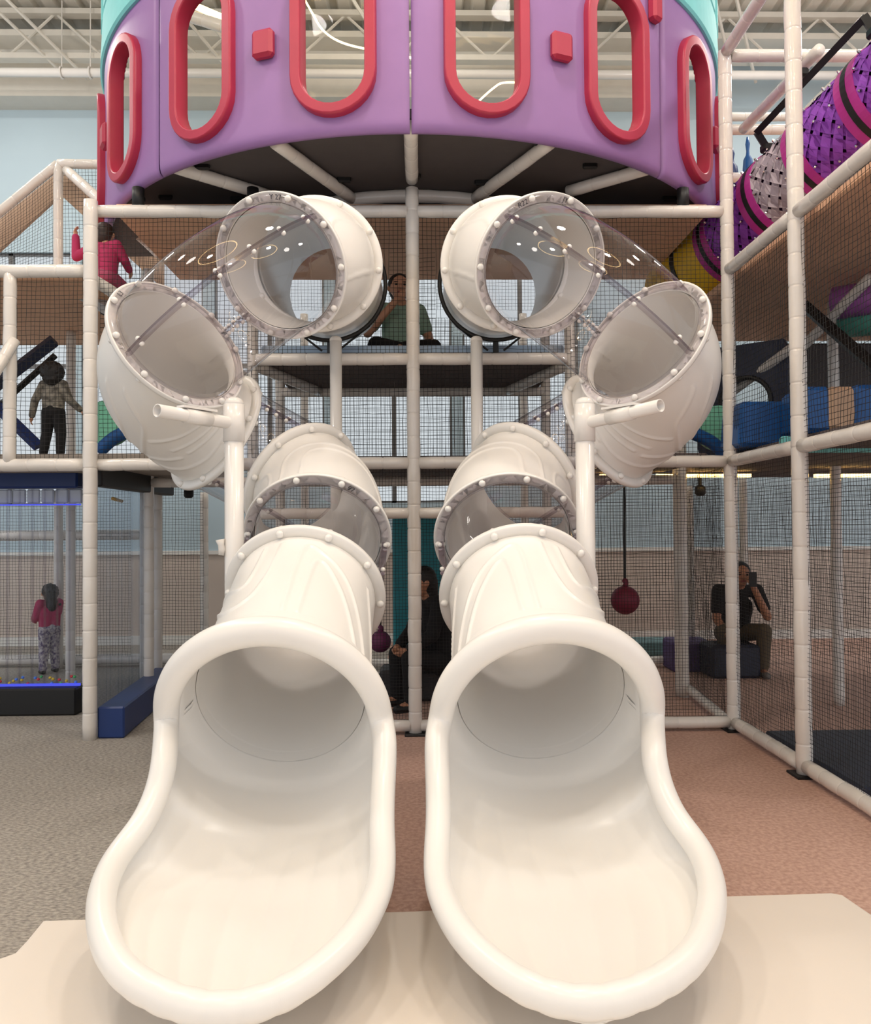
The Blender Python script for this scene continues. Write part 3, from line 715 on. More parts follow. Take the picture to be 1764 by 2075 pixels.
for pnl in range(-2, 2):
    a0, a1 = R(40*pnl), R(40*(pnl+1))
    p = obj('lilac_panel', *strip_panel(a0, a1), PURPLE, tw, True)
    for w in (10, 30):
        ac = a0+R(w)
        f = obj('window_frame', *win_frame(ac), RED, p, True, label='raspberry padded oval window frame')
        si = stadium(WWI*1.02, WHI*1.02); V = [tl(cyl(ac+x/RT, RT-.03, WZC+z)) for x, z in si]
        obj('window_pane', V, [tuple(range(len(V)))], PANE, p)
    ac = a0+R(20.4); V, Fc = box((0, 0, 0), (.155, .07, .19), bev=.022)
    V = np.array([tl(cyl(ac+v[0]/RT, RT+.03-v[1], WZC-.02+v[2])) for v in V])
    obj('square_pad', V, Fc, RED, p, label='raspberry square pad')
V, Fc = box((0, 0, 0), (.10, .08, .5), bev=.02)
V = np.array([tl(cyl(R(37.6)+v[0]/RT, RT+.03-v[1], 5.49+v[2])) for v in V]); obj('square_pad', V, Fc, RED, tw, label='tall raspberry pad beside the right panel seam')
# aqua cornice
def ring_geo(prof, a0, a1, n):
    V = [tl(cyl(a, r, z)) for a in np.linspace(a0, a1, n) for r, z in prof]; m_ = len(prof)
    return V, [(i*m_+q, (i+1)*m_+q, (i+1)*m_+(q+1) % m_, i*m_+(q+1) % m_) for i in range(n-1) for q in range(m_)]
for pnl in range(-2, 2):
    a0, a1 = R(40*pnl+.1), R(40*pnl+39.9)
    obj('aqua_cornice', *ring_geo([(RT+.02, ZTT), (RT+.035, ZTT+.02), (RT+.02, 5.95), (RT-.08, 5.95), (RT-.08, ZTT)], a0, a1, 24), TEAL, tw)
    for q in range(5):
        ac = a0+(q+.5)*R(8); V, Fc = box((0, 0, 0), (.26, .1, .34), bev=.02)
        V = np.array([tl(cyl(ac+v[0]/RT, RT-.02-v[1], 6.1+v[2])) for v in V]); obj('merlon', V, Fc, TEAL, tw)
# tower floor, beams below
fa = math.acos((TC[1]-7.95)/2.84); t = np.linspace(-fa, fa, 96)
Vd = [tl(cyl(a, 2.84, z)) for z in (ZB+.105, ZB+.17) for a in t]
obj('tower_floor', Vd, [tuple(range(96))[::-1], tuple(range(96, 192))]+[(i, (i+1) % 96, 96+(i+1) % 96, 96+i) for i in range(96)], DECKU, tw)
zb = ZB+.055
arc = [tl(cyl(a, 1.72, zb)) for a in np.linspace(-1.15, 1.15, 46)]
curve_pipe(tw, 'ring_beam', arc, .05)
for (x0, y0, x1, y1) in ((713, 402, 556, 288), (962, 402, 1116, 288), (545, 396, 352, 338), (1150, 388, 1322, 338)):
    a, b = at_z(x0, y0, zb), at_z(x1, y1, zb)
    if np.linalg.norm(b[:2]-TC) > 2.835: b = np.r_[TC+(b[:2]-TC)/np.linalg.norm(b[:2]-TC)*2.835, zb]
    pipe(tw, 'floor_beam', tl(a), tl(b), .047)
pipe(tw, 'floor_beam', tl((XC, FY-.02, zb)), tl((XC, TC[1]-2.83, zb)), .049)
for (x, y) in ((410, 338), (480, 403), (697, 364), (838, 357), (975, 370), (1095, 288), (1195, 336), (280, 404), (1383, 404), (335, 400), (1355, 402)):
    q = at_z(x, y, ZB+.09); obj('deck_clamp', *box(tl((q[0], q[1], ZB+.09)), (.11, .035, .045), bev=.01), BLACK, tw)
for (x, y) in ((280, 402), (1383, 404), (512, 397)):
    q = at_y(x, y, FY+.02); obj('pipe_clamp', *sweep([tl((q[0], q[1], ZT+.04)), tl((q[0], q[1], ZB+.0))], .045, 16), BLACK, tw, True)
# tower inside: back ring rail, net, warm led rope
arc = [tl(cyl(math.pi+a, 2.72, 5.05)) for a in np.linspace(-1.5, 1.5, 50)]
curve_pipe(tw, 'ring_rail', arc, .06)
LEDR = emit('led_rope', (255, 226, 170), 5)
arc = catmull([tl(at_y(x, y, Y)) for x, y, Y in ((596, -40, 9.6), (632, 26, 9.6), (655, 62, 9.5), (692, 86, 9.5), (750, 101, 9.5), (800, 108, 9.5), (900, 150, 9.6), (940, 260, 9.6))], 8)
obj('led_rope', *sweep(arc, .012, 8), LEDR, tw, True, label='glowing warm led rope')
arc = catmull([tl(at_y(x, y, Y)) for x, y, Y in ((960, 215, 9.6), (978, 197, 9.6), (1000, 178, 9.6), (1018, 168, 9.6), (1055, 167, 9.6), (1100, 166, 9.6))], 8)
obj('led_rope', *sweep(arc, .012, 8), LEDR, tw, True, label='glowing warm led rope')
arc = [tl(at_y(x, y, 8.4)) for x, y in ((395, 12), (470, 44), (520, 62))]
obj('led_tube', *sweep(arc, .035, 10), emit('led_tube', (255, 220, 150), 7), tw, True, label='glowing warm led tube')
pipe(tw, 'inner_rail', tl(at_y(375, 30, 8.2)), tl(at_y(560, 88, 8.2)), .06)
V, Fc = net_geo((TC[0]-2.2, 9.9, 4.25), (TC[0]+2.2, 9.9, 4.25), (TC[0]+2.2, 9.9, 5.0), (TC[0]-2.2, 9.9, 5.0), cell=.04)
obj('tower_net', tl(V), Fc, NET, tw)
l = bpy.data.lights.new('tower_fill_light', 'POINT'); l.energy = 22; l.color = (1, .75, .45); l.shadow_soft_size = .03  # small warm fill added inside the tower, not a fitting
lo_ = bpy.data.objects.new('tower_fill_light', l); COL.objects.link(lo_); lo_.location = (-1.2, 7.6, 5.7)

# ------------------------------------------------------------------ woven purple tunnel on the right
WP = mat('purple_webbing', (112, 40, 150), .6, var=.12, vscale=20); WP2 = mat('violet_webbing', (140, 66, 180), .6, var=.12, vscale=20)
WS = mat('silver_webbing', (150, 140, 150), .5, var=.1, vscale=20); WS2 = mat('pale_webbing', (182, 172, 180), .5, var=.1)
MAG = mat('magenta_vinyl', (176, 48, 140), .4); YEL = mat('yellow_vinyl', (226, 184, 30), .5, var=.08); CHROME = mat('chrome', (220, 220, 222), .15, 1)
ta, tb = at_y(1375, 600, 7.7), at_y(1850, 158, 5.1); ax = unit(tb-ta); TL = np.linalg.norm(tb-ta); RW = .36; TL += .75
tn = thing('woven_tunnel', 'sloping climbing tunnel of woven purple and silver straps with magenta rings', 'tunnel', tuple(ta))
tu = unit(np.cross(ax, [0, 0, 1])); tv = np.cross(tu, ax)
def tp(s, a, r): return ax*s+r*(math.cos(a)*tv+math.sin(a)*tu)
def tring(name, s0, s1, r, mt, parent=tn, k=48):
    V = [tp(s, 2*math.pi*q/k, rr_) for s, rr_ in ((s0, r-.012), (s0, r), (s1, r), (s1, r-.012)) for q in range(k)]
    return obj(name, V, [(i*k+q, ((i+1) % 4)*k+q, ((i+1) % 4)*k+(q+1) % k, i*k+(q+1) % k) for i in range(4) for q in range(k)], mt, parent, False)
def section(s0, s1, m1, m2):
    n = 17
    turn = (s1-s0)/RW*1.1; ns = 10
    for dr, mm in ((1, m1), (-1, m2)):
        for q in range(n):
            V = []; hw = .05/RW
            for i in range(ns+1):
                f = i/ns; a = 2*math.pi*q/n+dr*turn*f
                w = .007*math.cos(math.pi*(f*ns/2)+(0 if dr > 0 else math.pi)+q*math.pi)
                V += [tp(s0+f*(s1-s0), a-hw, RW+w), tp(s0+f*(s1-s0), a+hw, RW+w)]
            o = obj('strap', V, [(2*i, 2*i+1, 2*i+3, 2*i+2) for i in range(ns)], mm, tn, False)
    for q in range(14):
        for s in (s0+.03, s1-.03, (s0+s1)/2 if q % 2 else s0+.03):
            a = 2*math.pi*(q+.5*(s > s0+.05))/14
            d = math.cos(a)*tv+math.sin(a)*tu
            obj('bolt', *dome(tp(s, a, RW+.004), d, .011, .03, 6), CHROME, tn)
def s_at(px):
    lo, hi = 0.0, TL
    for _ in range(40):
        md = (lo+hi)/2; d = ta+ax*md-CAM; x_ = W/2+F*(d @ r2)/(d @ fw)
        if x_ < px: lo = md
        else: hi = md
    return lo
RS = [s_at(q) for q in (1490, 1586, 1684, 1800, 1950)]
tring('yellow_sleeve', .0, RS[0]-.085, RW+.01, YEL); tring('black_band', s_at(1430), s_at(1430)+.05, RW+.02, BLACK)
for q, s in enumerate(RS):
    tring('magenta_ring', s-.085, s-.022, RW+.012, MAG); tring('black_band', s-.022, s+.022, RW+.016, BLACK); tring('magenta_ring', s+.022, s+.085, RW+.012, MAG)
    if q < len(RS)-1: section(s+.085, RS[q+1]-.085, *((WP, WP2), (WS2, WS))[q == 1])
obj('inner_liner', *(lambda k: ([tp(q, 2*math.pi*j/k, RW-.03) for q in (0, TL) for j in range(k)], [(j, (j+1) % k, k+(j+1) % k, k+j) for j in range(k)]))(32), mat('dark_plum', (60, 22, 70), .7), tn)
# black steel hanger arm for the tunnel
ha = thing('hanger_arm', 'black square steel arm with bent ends holding the woven tunnel', 'bracket', tuple(at_y(1550, 280, 6.4)))
hb = np.array(ha.location)
def hw(p): return np.asarray(p)-hb
HA = [at_y(1553, 300, 6.5), at_y(1533, 268, 6.45), at_y(1751, 36, 5.5), at_y(1772, 66, 5.4)]
for q in range(3):
    obj('square_tube', *sweep([hw(HA[q]), hw(HA[q+1])], .036, 4), BLACK, ha)
for p in HA[0], at_y(1623, 150, 6.05), HA[3]:
    obj('clamp', *box(hw(p), (.09, .09, .07), bev=.015), BLACK, ha)

# ------------------------------------------------------------------ right wing contents
def pad(label, c, s, mt, rz=0, name='foam_block', cat='block', bev=.03):
    return obj(name, *box(c, s, rz, bev), mt, label=label, cat=cat)
# navy panel with a round hole
hp = thing('porthole_panel', 'navy padded panel with a round crawl hole behind the right net', 'panel', (2.516, 7.226, 2.14), R(-40))
pw, ph_, hr, hz = .78, 1.0, .2, .49
k = 40; V = []; Fc = []
def psq(a):
    c, s_ = math.cos(a), math.sin(a); m_ = max(abs(c)/(pw/2), abs(s_)/(ph_/2)); return c/m_, s_/m_
for y in (0, .09):
    for q in range(k):
        a = 2*math.pi*q/k; x, z = psq(a); V.append((x+pw/2, y, z+ph_/2))
    for q in range(k):
        a = 2*math.pi*q/k; V.append((.43+hr*math.cos(a), y, hz+hr*math.sin(a)))
for q in range(k):
    w = (q+1) % k; Fc += [(q, w, k+w, k+q), (2*k+q, 3*k+q, 3*k+w, 2*k+w), (q, 2*k+q, 2*k+w, w), (k+q, k+w, 3*k+w, 3*k+q)]
obj('padded_board', V, Fc, mat('dark_navy_vinyl', (34, 42, 66), .5), hp)
t = np.linspace(0, 2*np.pi, 32, endpoint=False)
obj('hole_rim', *sweep(np.stack([.43+(hr+.015)*np.cos(t), -.012+0*t, hz+(hr+.015)*np.sin(t)], 1), .02, 8, closed=True), BLACK, hp, True)
def tblock(label, px0, px1, py0, py1, Y, dep, mt):
    a, b = at_y(px0, py1, Y), at_y(px1, py0, Y); w = b[0]-a[0]; h = b[2]-a[2]
    V, Fc = box((0, 0, 0), (w, dep, h), 0, .03); V = np.array(V); V[:, 0] *= 1-.12*(V[:, 2]/h)
    return obj('foam_block', V+np.array([(a[0]+b[0])/2, Y+dep/2, (a[2]+b[2])/2]), Fc, mt, label=label, cat='block', group='blue foam blocks')
tblock('low blue foam block in front of the round hole', 1500, 1612, 812, 905, 5.9, .4, BLUE)
tblock('blue foam block between the low block and the tan one', 1632, 1686, 782, 876, 5.5, .4, BLUE)
tblock('tan foam block between two blue ones at right', 1680, 1738, 782, 872, 5.48, .4, TAN)
tblock('blue foam block at the right image edge beside the tan one', 1732, 1820, 778, 868, 5.46, .4, BLUE)
pad('teal padded edge strip under the blue blocks in the right wing', (3.35, 5.3, 2.09), (1.9, .06, .11), TEAL, 0, 'edge_pad', 'edge pad', .015)
q = at_y(1764, 625, 6.2); t_ = np.linspace(0, 1, 20)
obj('foam_roller', *sweep([at_y(1690, 615, 6.4), at_y(1850, 590, 6.0)], .13, 24), mat('violet_foam', (168, 96, 176), .5), smooth=True, label='violet foam roller high in the right wing', cat='roller')
obj('foam_roller', *sweep([at_y(1705, 655, 6.5), at_y(1850, 640, 6.1)], .12, 24), mat('green_foam', (86, 170, 150), .5), smooth=True, label='green foam roller below the violet roller in the right wing', cat='roller')
obj('beam', *sweep([at_y(1630, 620, 6.4), at_y(1790, 760, 5.6)], .05, 4), BLACK, label='black sloping beam in the right wing', cat='beam')
def bag(label, px, y0, y1, Y, w, mt):
    a, b = at_y(px, y1, Y), at_y(px, y0, Y); h = b[2]-a[2]
    Pp = [(a[0], Y, a[2]+h*f) for f in (0, .03, .1, .55, .68, .74, .8, .9, 1)]; rr_ = [w*.5, w*.9, w, w, w*.85, w*.4, w*.28, w*.45, w*.2]
    obj('punching_bag', *sweep(Pp, rr_, 16), mt, smooth=True, label=label, cat='punching bag', group='blue punching bags')
bag('blue punching bag with knotted neck left of the woven tunnel', 1516, 278, 420, 7.9, .05, BLUE)
bag('dark blue punching bag half hidden by the corner post', 1484, 300, 420, 8.1, .06, NAVY)
bag('dark blue punching bag beside the tower rim', 1443, 320, 420, 8.2, .05, NAVY)
obj('foam_block', *box(at_y(1445, 412, 7.6), (.22, .2, .14), bev=.04), YEL, label='yellow foam piece peeking out under the bags', cat='block')
# dark gym mats on the right floor
pad('navy floor mat inside the right wing next to the net', (3.25, 5.2, .03), (1.5, 1.3, .06), mat('ink_vinyl', (34, 40, 58), .5), 0, 'floor_mat', 'mat', .015)
pad('black floor mat with raised edge at the right image edge', (3.7, 4.1, .05), (1.6, .8, .1), mat('ink_vinyl', (34, 40, 58), .5), 0, 'floor_mat', 'mat', .02)

# ------------------------------------------------------------------ left wing contents
WC = clear('rippled_acrylic', (.94, .955, .975), gain=.45, rough=.04, ripple=.6)
fy_ = 6.95
ww = thing('bubble_wall', 'clear bubbling water wall with navy header and black base at left', 'water wall', (-4.2, fy_, 0))
xa, xb = -5.6, at_y(166, 1200, fy_)[0]; zt0 = at_y(80, 990, fy_)[2]; zb0 = at_y(80, 1390, fy_)[2]
wl_ = lambda c: (c[0]+4.2, c[1]-fy_, c[2])
obj('header', *box(wl_(((xa+xb)/2, fy_, zt0+.07)), (xb-xa, .2, .14), bev=.015), NAVY, ww)
obj('base', *box(wl_(((xa+xb)/2, fy_, zb0/2)), (xb-xa, .24, zb0), bev=.015), BLACK, ww)
nch = 14; cwid = .105
x = xb
for i in range(nch):
    x0 = x-cwid
    obj('water_channel', *box(wl_(((x0+x)/2, fy_, (zb0+zt0)/2)), (cwid*.94, .05, zt0-zb0), bev=.01), WC, ww); x = x0
    obj('channel_rib', *box(wl_((x0, fy_, (zb0+zt0)/2)), (.005, .052, zt0-zb0)), CLEARRIM, ww)
    for q in range(3):
        a = (x0+random.uniform(.02, .085), fy_-.005, zb0+random.uniform(.02, .08))
        obj('marble', *dome(wl_(a), (0, -1, 0), .013, .02, 8), (mat('marble_yellow', (220, 190, 60), .3), mat('marble_green', (80, 180, 110), .3), mat('marble_blue', (90, 140, 240), .3), mat('marble_red', (210, 60, 70), .3))[random.randrange(4)], ww)
obj('led_line', *box(wl_(((xa+xb)/2, fy_-.03, zb0+.015)), (xb-xa, .02, .02)), emit('blue_led', (90, 100, 255), .9), ww, label='thin blue led line')
obj('led_line', *box(wl_(((xa+xb)/2, fy_-.03, zt0-.14)), (xb-xa, .012, .012)), emit('blue_led', (90, 100, 255), .9), ww, label='thin blue led line')
for q in range(6):
    obj('pouch', *box(wl_((xb-.06-q*.12, fy_+.02, zt0-.065)), (.11, .03, .12), bev=.01), mat('frosted_film', (190, 196, 204), .2), ww)
# side water panel beside the left post
sx_ = XL-.02; y0_, y1_ = 6.2, 8.0
sw = thing('bubble_wall', 'clear bubbling water panel standing edge-on behind the left front post', 'water wall', (sx_, 7.1, 0))
zt1 = at_y(205, 972, y0_)[2]
obj('header', *box((0, 0, zt1+.03), (.1, y1_-y0_, .16), bev=.01), BLACK, sw)
yy = y0_
for i in range(10):
    obj('water_channel', *box((-.02*(i % 2)-(yy-y0_)*.11, yy+.09-7.1, zt1/2), (.05, .172, zt1-.04), bev=.01), WC, sw); yy += .18
obj('base', *box((0, .1, .06), (.12, y1_-y0_-.2, .12), bev=.01), NAVY, sw)
for q in range(6): obj('marble', *dome((-.02-.03*q, -.5+.12*q, zt1-.13), (.2, -1, 0), .015, .02, 8), mat('marble_gold', (190, 150, 70), .3), sw)
# blue foam beam on the floor
A, B, C_ = at_z(197, 1497, 0), at_z(252, 1496, 0), at_z(335, 1421, 0)
d1 = unit(C_-B); d1[2] = 0
h_ = .235
V, Fc = box((0, 0, 0), (B[0]-A[0], 1.7, h_), 0, .012); V = np.array(V)
V[:, 0] += d1[0]/d1[1]*(V[:, 1]+.85)
obj('foam_beam', V+np.array([(A[0]+B[0])/2, A[1]+.85, h_/2]), Fc, NAVY, label='navy foam beam lying on the grey carpet beside the left post', cat='foam beam')
# slanted ramp and slat board behind the left bay
RB = mat('white_blue_mesh', (196, 206, 216), .6, var=.05)
obj('sloping_beam', *sweep([at_y(-20, 790, 7.2), at_y(110, 690, 7.2)], .06, 4), mat('dark_navy_vinyl', (34, 42, 66), .5), label='dark sloping beam behind the toddler, upper one', cat='beam')
obj('sloping_beam', *sweep([at_y(-10, 830, 7.3), at_y(112, 720, 7.3)], .03, 4), BLACK, label='thin black sloping beam behind the toddler', cat='beam')
obj('sloping_beam', *sweep([at_y(-10, 820, 7.0), at_y(78, 905, 7.0)], .05, 4), NAVY, label='navy sloping beam rising to the left of the toddler', cat='beam')
for sg, pts, col in ((-1, (214, 858), 'left'), (1, (1448, 868), 'right')):
    c = at_y(pts[0]+6, pts[1], 6.7)
    t = np.linspace(0, 2*np.pi, 24, endpoint=False); V = [(c[0]+.19*math.cos(a), c[1]+dy, c[2]+.19*math.sin(a)) for dy in (-.03, .03) for a in t]
    obj('round_pad', V, [tuple(range(24))[::-1], tuple(range(24, 48))]+[(i, (i+1) % 24, 24+(i+1) % 24, 24+i) for i in range(24)], mat('mint_vinyl', (120, 196, 164), .5), label='round mint pad behind the %s slide elbow' % col, cat='pad')
    P2 = catmull([at_y(840+(x-840)*-sg if sg < 0 else 840+(1680-x)*0+(840-x), y, 6.5) for x, y in ((200, 915), (235, 885), (290, 862))], 6) if sg < 0 else catmull([at_y(x, y, 6.5) for x, y in ((1470, 925), (1440, 895), (1380, 868))], 6)
    obj('curved_step', *sweep(P2, .055, 8), BLUE, smooth=True, label='blue curved step edge behind the %s slide elbow' % col, cat='step')
# hanging balls and cords
def ball(label, px, py, rpx, Y, ytop, mt):
    c = at_y(px, py, Y); r = rpx*Y/F; top = at_y(px, ytop, Y)
    b = thing('hanging_ball', label, 'ball', tuple(c), group='hanging balls')
    V, Fc = [], []
    th = np.linspace(0, math.pi, 13)
    obj('ball', *sweep([(0, 0, -r*math.cos(a)) for a in th], [max(1e-3, r*math.sin(a)) for a in th], 24), mt, b, True)
    obj('knot', *sweep([(0, 0, r*.93), (.01, 0, r*1.15), (0, 0, r*1.35), (.01, 0, r*1.5)], [.03, .022, .03, .02], 10), mt, b, True)
    obj('strap', *sweep([(0, 0, r*1.4), (.005, 0, top[2]-c[2])], .012, 6), BLACK, b)
MAR = mat('maroon_rubber', (116, 26, 52), .55)
ball('maroon ball hanging on a black strap right of the slides', 1266, 1216, 29, 7.2, 985, MAR)
ball('plum ball hanging between the left slide and the centre post', 770, 1300, 22, 7.4, 1060, mat('plum_rubber', (110, 40, 84), .55))
def spot(label, px, py, Y):
    c = at_y(px, py, Y); b = thing('spot_light', label, 'lamp', tuple(c), group='black spot lights')
    obj('lamp_head', *sweep([(0, 0, -.05), (0, 0, -.03), (0, 0, .03), (0, 0, .05)], [.03, .05, .05, .025], 14), BLACK, b, True)
    obj('bracket', *sweep([(0, 0, .04), (0, 0, .16)], .018, 8), BLACK, b)
spot('small black spot light hanging over the left ground floor', 382, 1000, 8.6)
spot('small black spot light over the seated man', 1418, 994, 7.6)
for i, (x0, x1, Y) in enumerate(((1215, 1250, 7.5), (1330, 1372, 7.4), (1378, 1520, 7.4), (1650, 1764, 7.0))):
    a, b = at_y(x0, 964, Y), at_y(x1, 964, Y)
    obj('led_strip', *box(((a+b)/2), (b[0]-a[0], .04, .03)), emit('warm_strip', (255, 205, 120), 9), label=('warm led strip left of the red ball', 'short warm led strip above the right ground floor', 'long warm led strip right of the corner post', 'warm led strip at the right image edge')[i], cat='led strip', group='warm led strips')
# teal panel on the ground floor behind the centre post
obj('teal_panel', *box(tuple((at_y(860, 1180, 7.9)+at_y(860, 1180, 7.9))/2), (.62, .08, 1.45), bev=.02), mat('deep_teal_vinyl', (38, 132, 142), .5), label='teal padded panel behind the centre post at ground level', cat='panel')
obj('foam_block', *box(at_z(870, 1395, .14)+np.array([0, .3, 0]), (.9, .4, .28), bev=.03), mat('charcoal_vinyl', (60, 56, 58), .6), label='charcoal bench block under the figure in black', cat='block')
obj('foam_block', *box(at_z(1410, 1335, .16)+np.array([0, .3, 0]), (.42, .4, .34), bev=.03), mat('violet_block', (78, 60, 112), .5), label='violet foam block beside the seated man', cat='block')
obj('foam_block', *box(at_z(1500, 1345, .17)+np.array([0, .3, 0]), (.5, .4, .34), bev=.03), mat('ink_vinyl', (34, 40, 58), .5), label='dark block the man sits on', cat='block')
obj('foam_beam', *box(at_z(1300, 1318, .1)+np.array([.2, .3, 0]), (1.3, .3, .2), bev=.03), mat('grey_teal_vinyl', (110, 150, 154), .5), label='grey teal foam beam behind the maroon ball', cat='foam beam')
wp = thing('white_tape_wrap', 'crumpled white vinyl tie on the left slide support', 'tie', tuple(at_y(448, 1112, 4.42)))
obj('wrap', *sweep([(0, 0, -.035), (.004, 0, 0), (.0, 0, .02), (-.006, 0, .05)], [.016, .02, .018, .026], 10), PIPE, wp, True)

# tan gable boards under the upper left roof rails, dark sheet added as shade at the back of the right wing
def board(name, label, cat, pts, Y, th, mt):
    a = [at_y(x, y, Y) for x, y in pts]; n = len(a); V = a+[p_+np.array([0, th, 0]) for p_ in a]
    return obj(name, V, [tuple(range(n))[::-1], tuple(range(n, 2*n))]+[(i, (i+1) % n, n+(i+1) % n, n+i) for i in range(n)], mt, label=label, cat=cat)
TANB = mat('tan_board', (198, 170, 146), .7, var=.08, vscale=4)
board('gable_board', 'tan sloping gable board under the upper left roof rail', 'board', [(-60, 560), (-60, 492), (112, 352), (112, 402)], 8.4, .05, TANB)
board('gable_board', 'tan sloping gable board falling towards the purple tower', 'board', [(126, 398), (126, 348), (330, 520), (330, 585)], 8.4, .05, TANB)
obj('shade_sheet', *box((5.1, 8.3, 2.8), (2.9, .08, 1.3), bev=.02), mat('charcoal_vinyl', (60, 56, 58), .6), label='dark sheet added as shade behind the blue and tan blocks', cat='panel')

# ------------------------------------------------------------------ people
def capsule(p0, p1, r0, r1, k=12):
    p0, p1 = np.asarray(p0, float), np.asarray(p1, float); d = p1-p0; L = np.linalg.norm(d); d = d/L if L > 1e-6 else np.array([0, 0, 1.])
    P, A = [], []
    for a in np.linspace(-90, 0, 4): P.append(p0+d*r0*math.sin(R(a))); A.append(max(1e-3, r0*math.cos(R(a))))
    for a in np.linspace(0, 90, 4): P.append(p1+d*r1*math.sin(R(a))); A.append(max(1e-3, r1*math.cos(R(a))))
    P = np.array(P)
    for i in range(1, len(P)):      # keep points distinct along the axis
        if (P[i]-P[i-1]) @ d < 1e-4: P[i] = P[i-1]+d*1e-4
    return sweep(P, A, k)
def ellipsoid(c, r, k=16):
    th = np.linspace(0, math.pi, 11)
    V, Fc = sweep([(0, 0, -math.cos(a)) for a in th], [max(1e-3, math.sin(a)) for a in th], k)
    return np.asarray(V)*r+np.asarray(c), Fc
def blob(name, parts, mt, parent, voxel, smooth=4, label=None):
    """one continuous skin over overlapping limbs"""
    V, Fc = join(parts)
    o = obj(name, V, Fc, mt, parent, True)
    md = o.modifiers.new('r', 'REMESH'); md.mode = 'VOXEL'; md.voxel_size = voxel; md.use_smooth_shade = True
    ms = o.modifiers.new('s', 'SMOOTH'); ms.iterations = smooth; ms.factor = .5
    dg = bpy.context.evaluated_depsgraph_get(); me = bpy.data.meshes.new_from_object(o.evaluated_get(dg)); o.modifiers.clear(); old = o.data; o.data = me; bpy.data.meshes.remove(old)
    me.materials.clear(); me.materials.append(mt)
    me.polygons.foreach_set('use_smooth', [True]*len(me.polygons))
    if label: o['label'] = label
    return o
def hand(w, d, n, s):
    """palm and five bent fingers: w wrist, d direction, n palm normal"""
    d, n = unit(d), unit(n); n = unit(n-(n @ d)*d); q = np.cross(d, n); parts = [capsule(w, w+d*.045*s, .026*s, .032*s), capsule(w+q*.018*s+d*.03*s, w-q*.018*s+d*.06*s, .022*s, .022*s)]
    for i, (o, L) in enumerate(((-.026, .055), (-.009, .068), (.009, .064), (.026, .05))):
        b = w+d*.07*s+q*o*s; m1 = b+d*L*.55*s+n*.01*s; m2 = m1+d*L*.35*s+n*.03*s
        parts += [capsule(b, m1, .0095*s, .009*s, 8), capsule(m1, m2, .009*s, .0075*s, 8)]
    b = w+d*.025*s-q*.028*s; m1 = b+unit(d-q*.9)*.035*s; m2 = m1+unit(d-q*.2+n*.4)*.03*s
    return parts+[capsule(b, m1, .012*s, .011*s, 8), capsule(m1, m2, .011*s, .009*s, 8)]
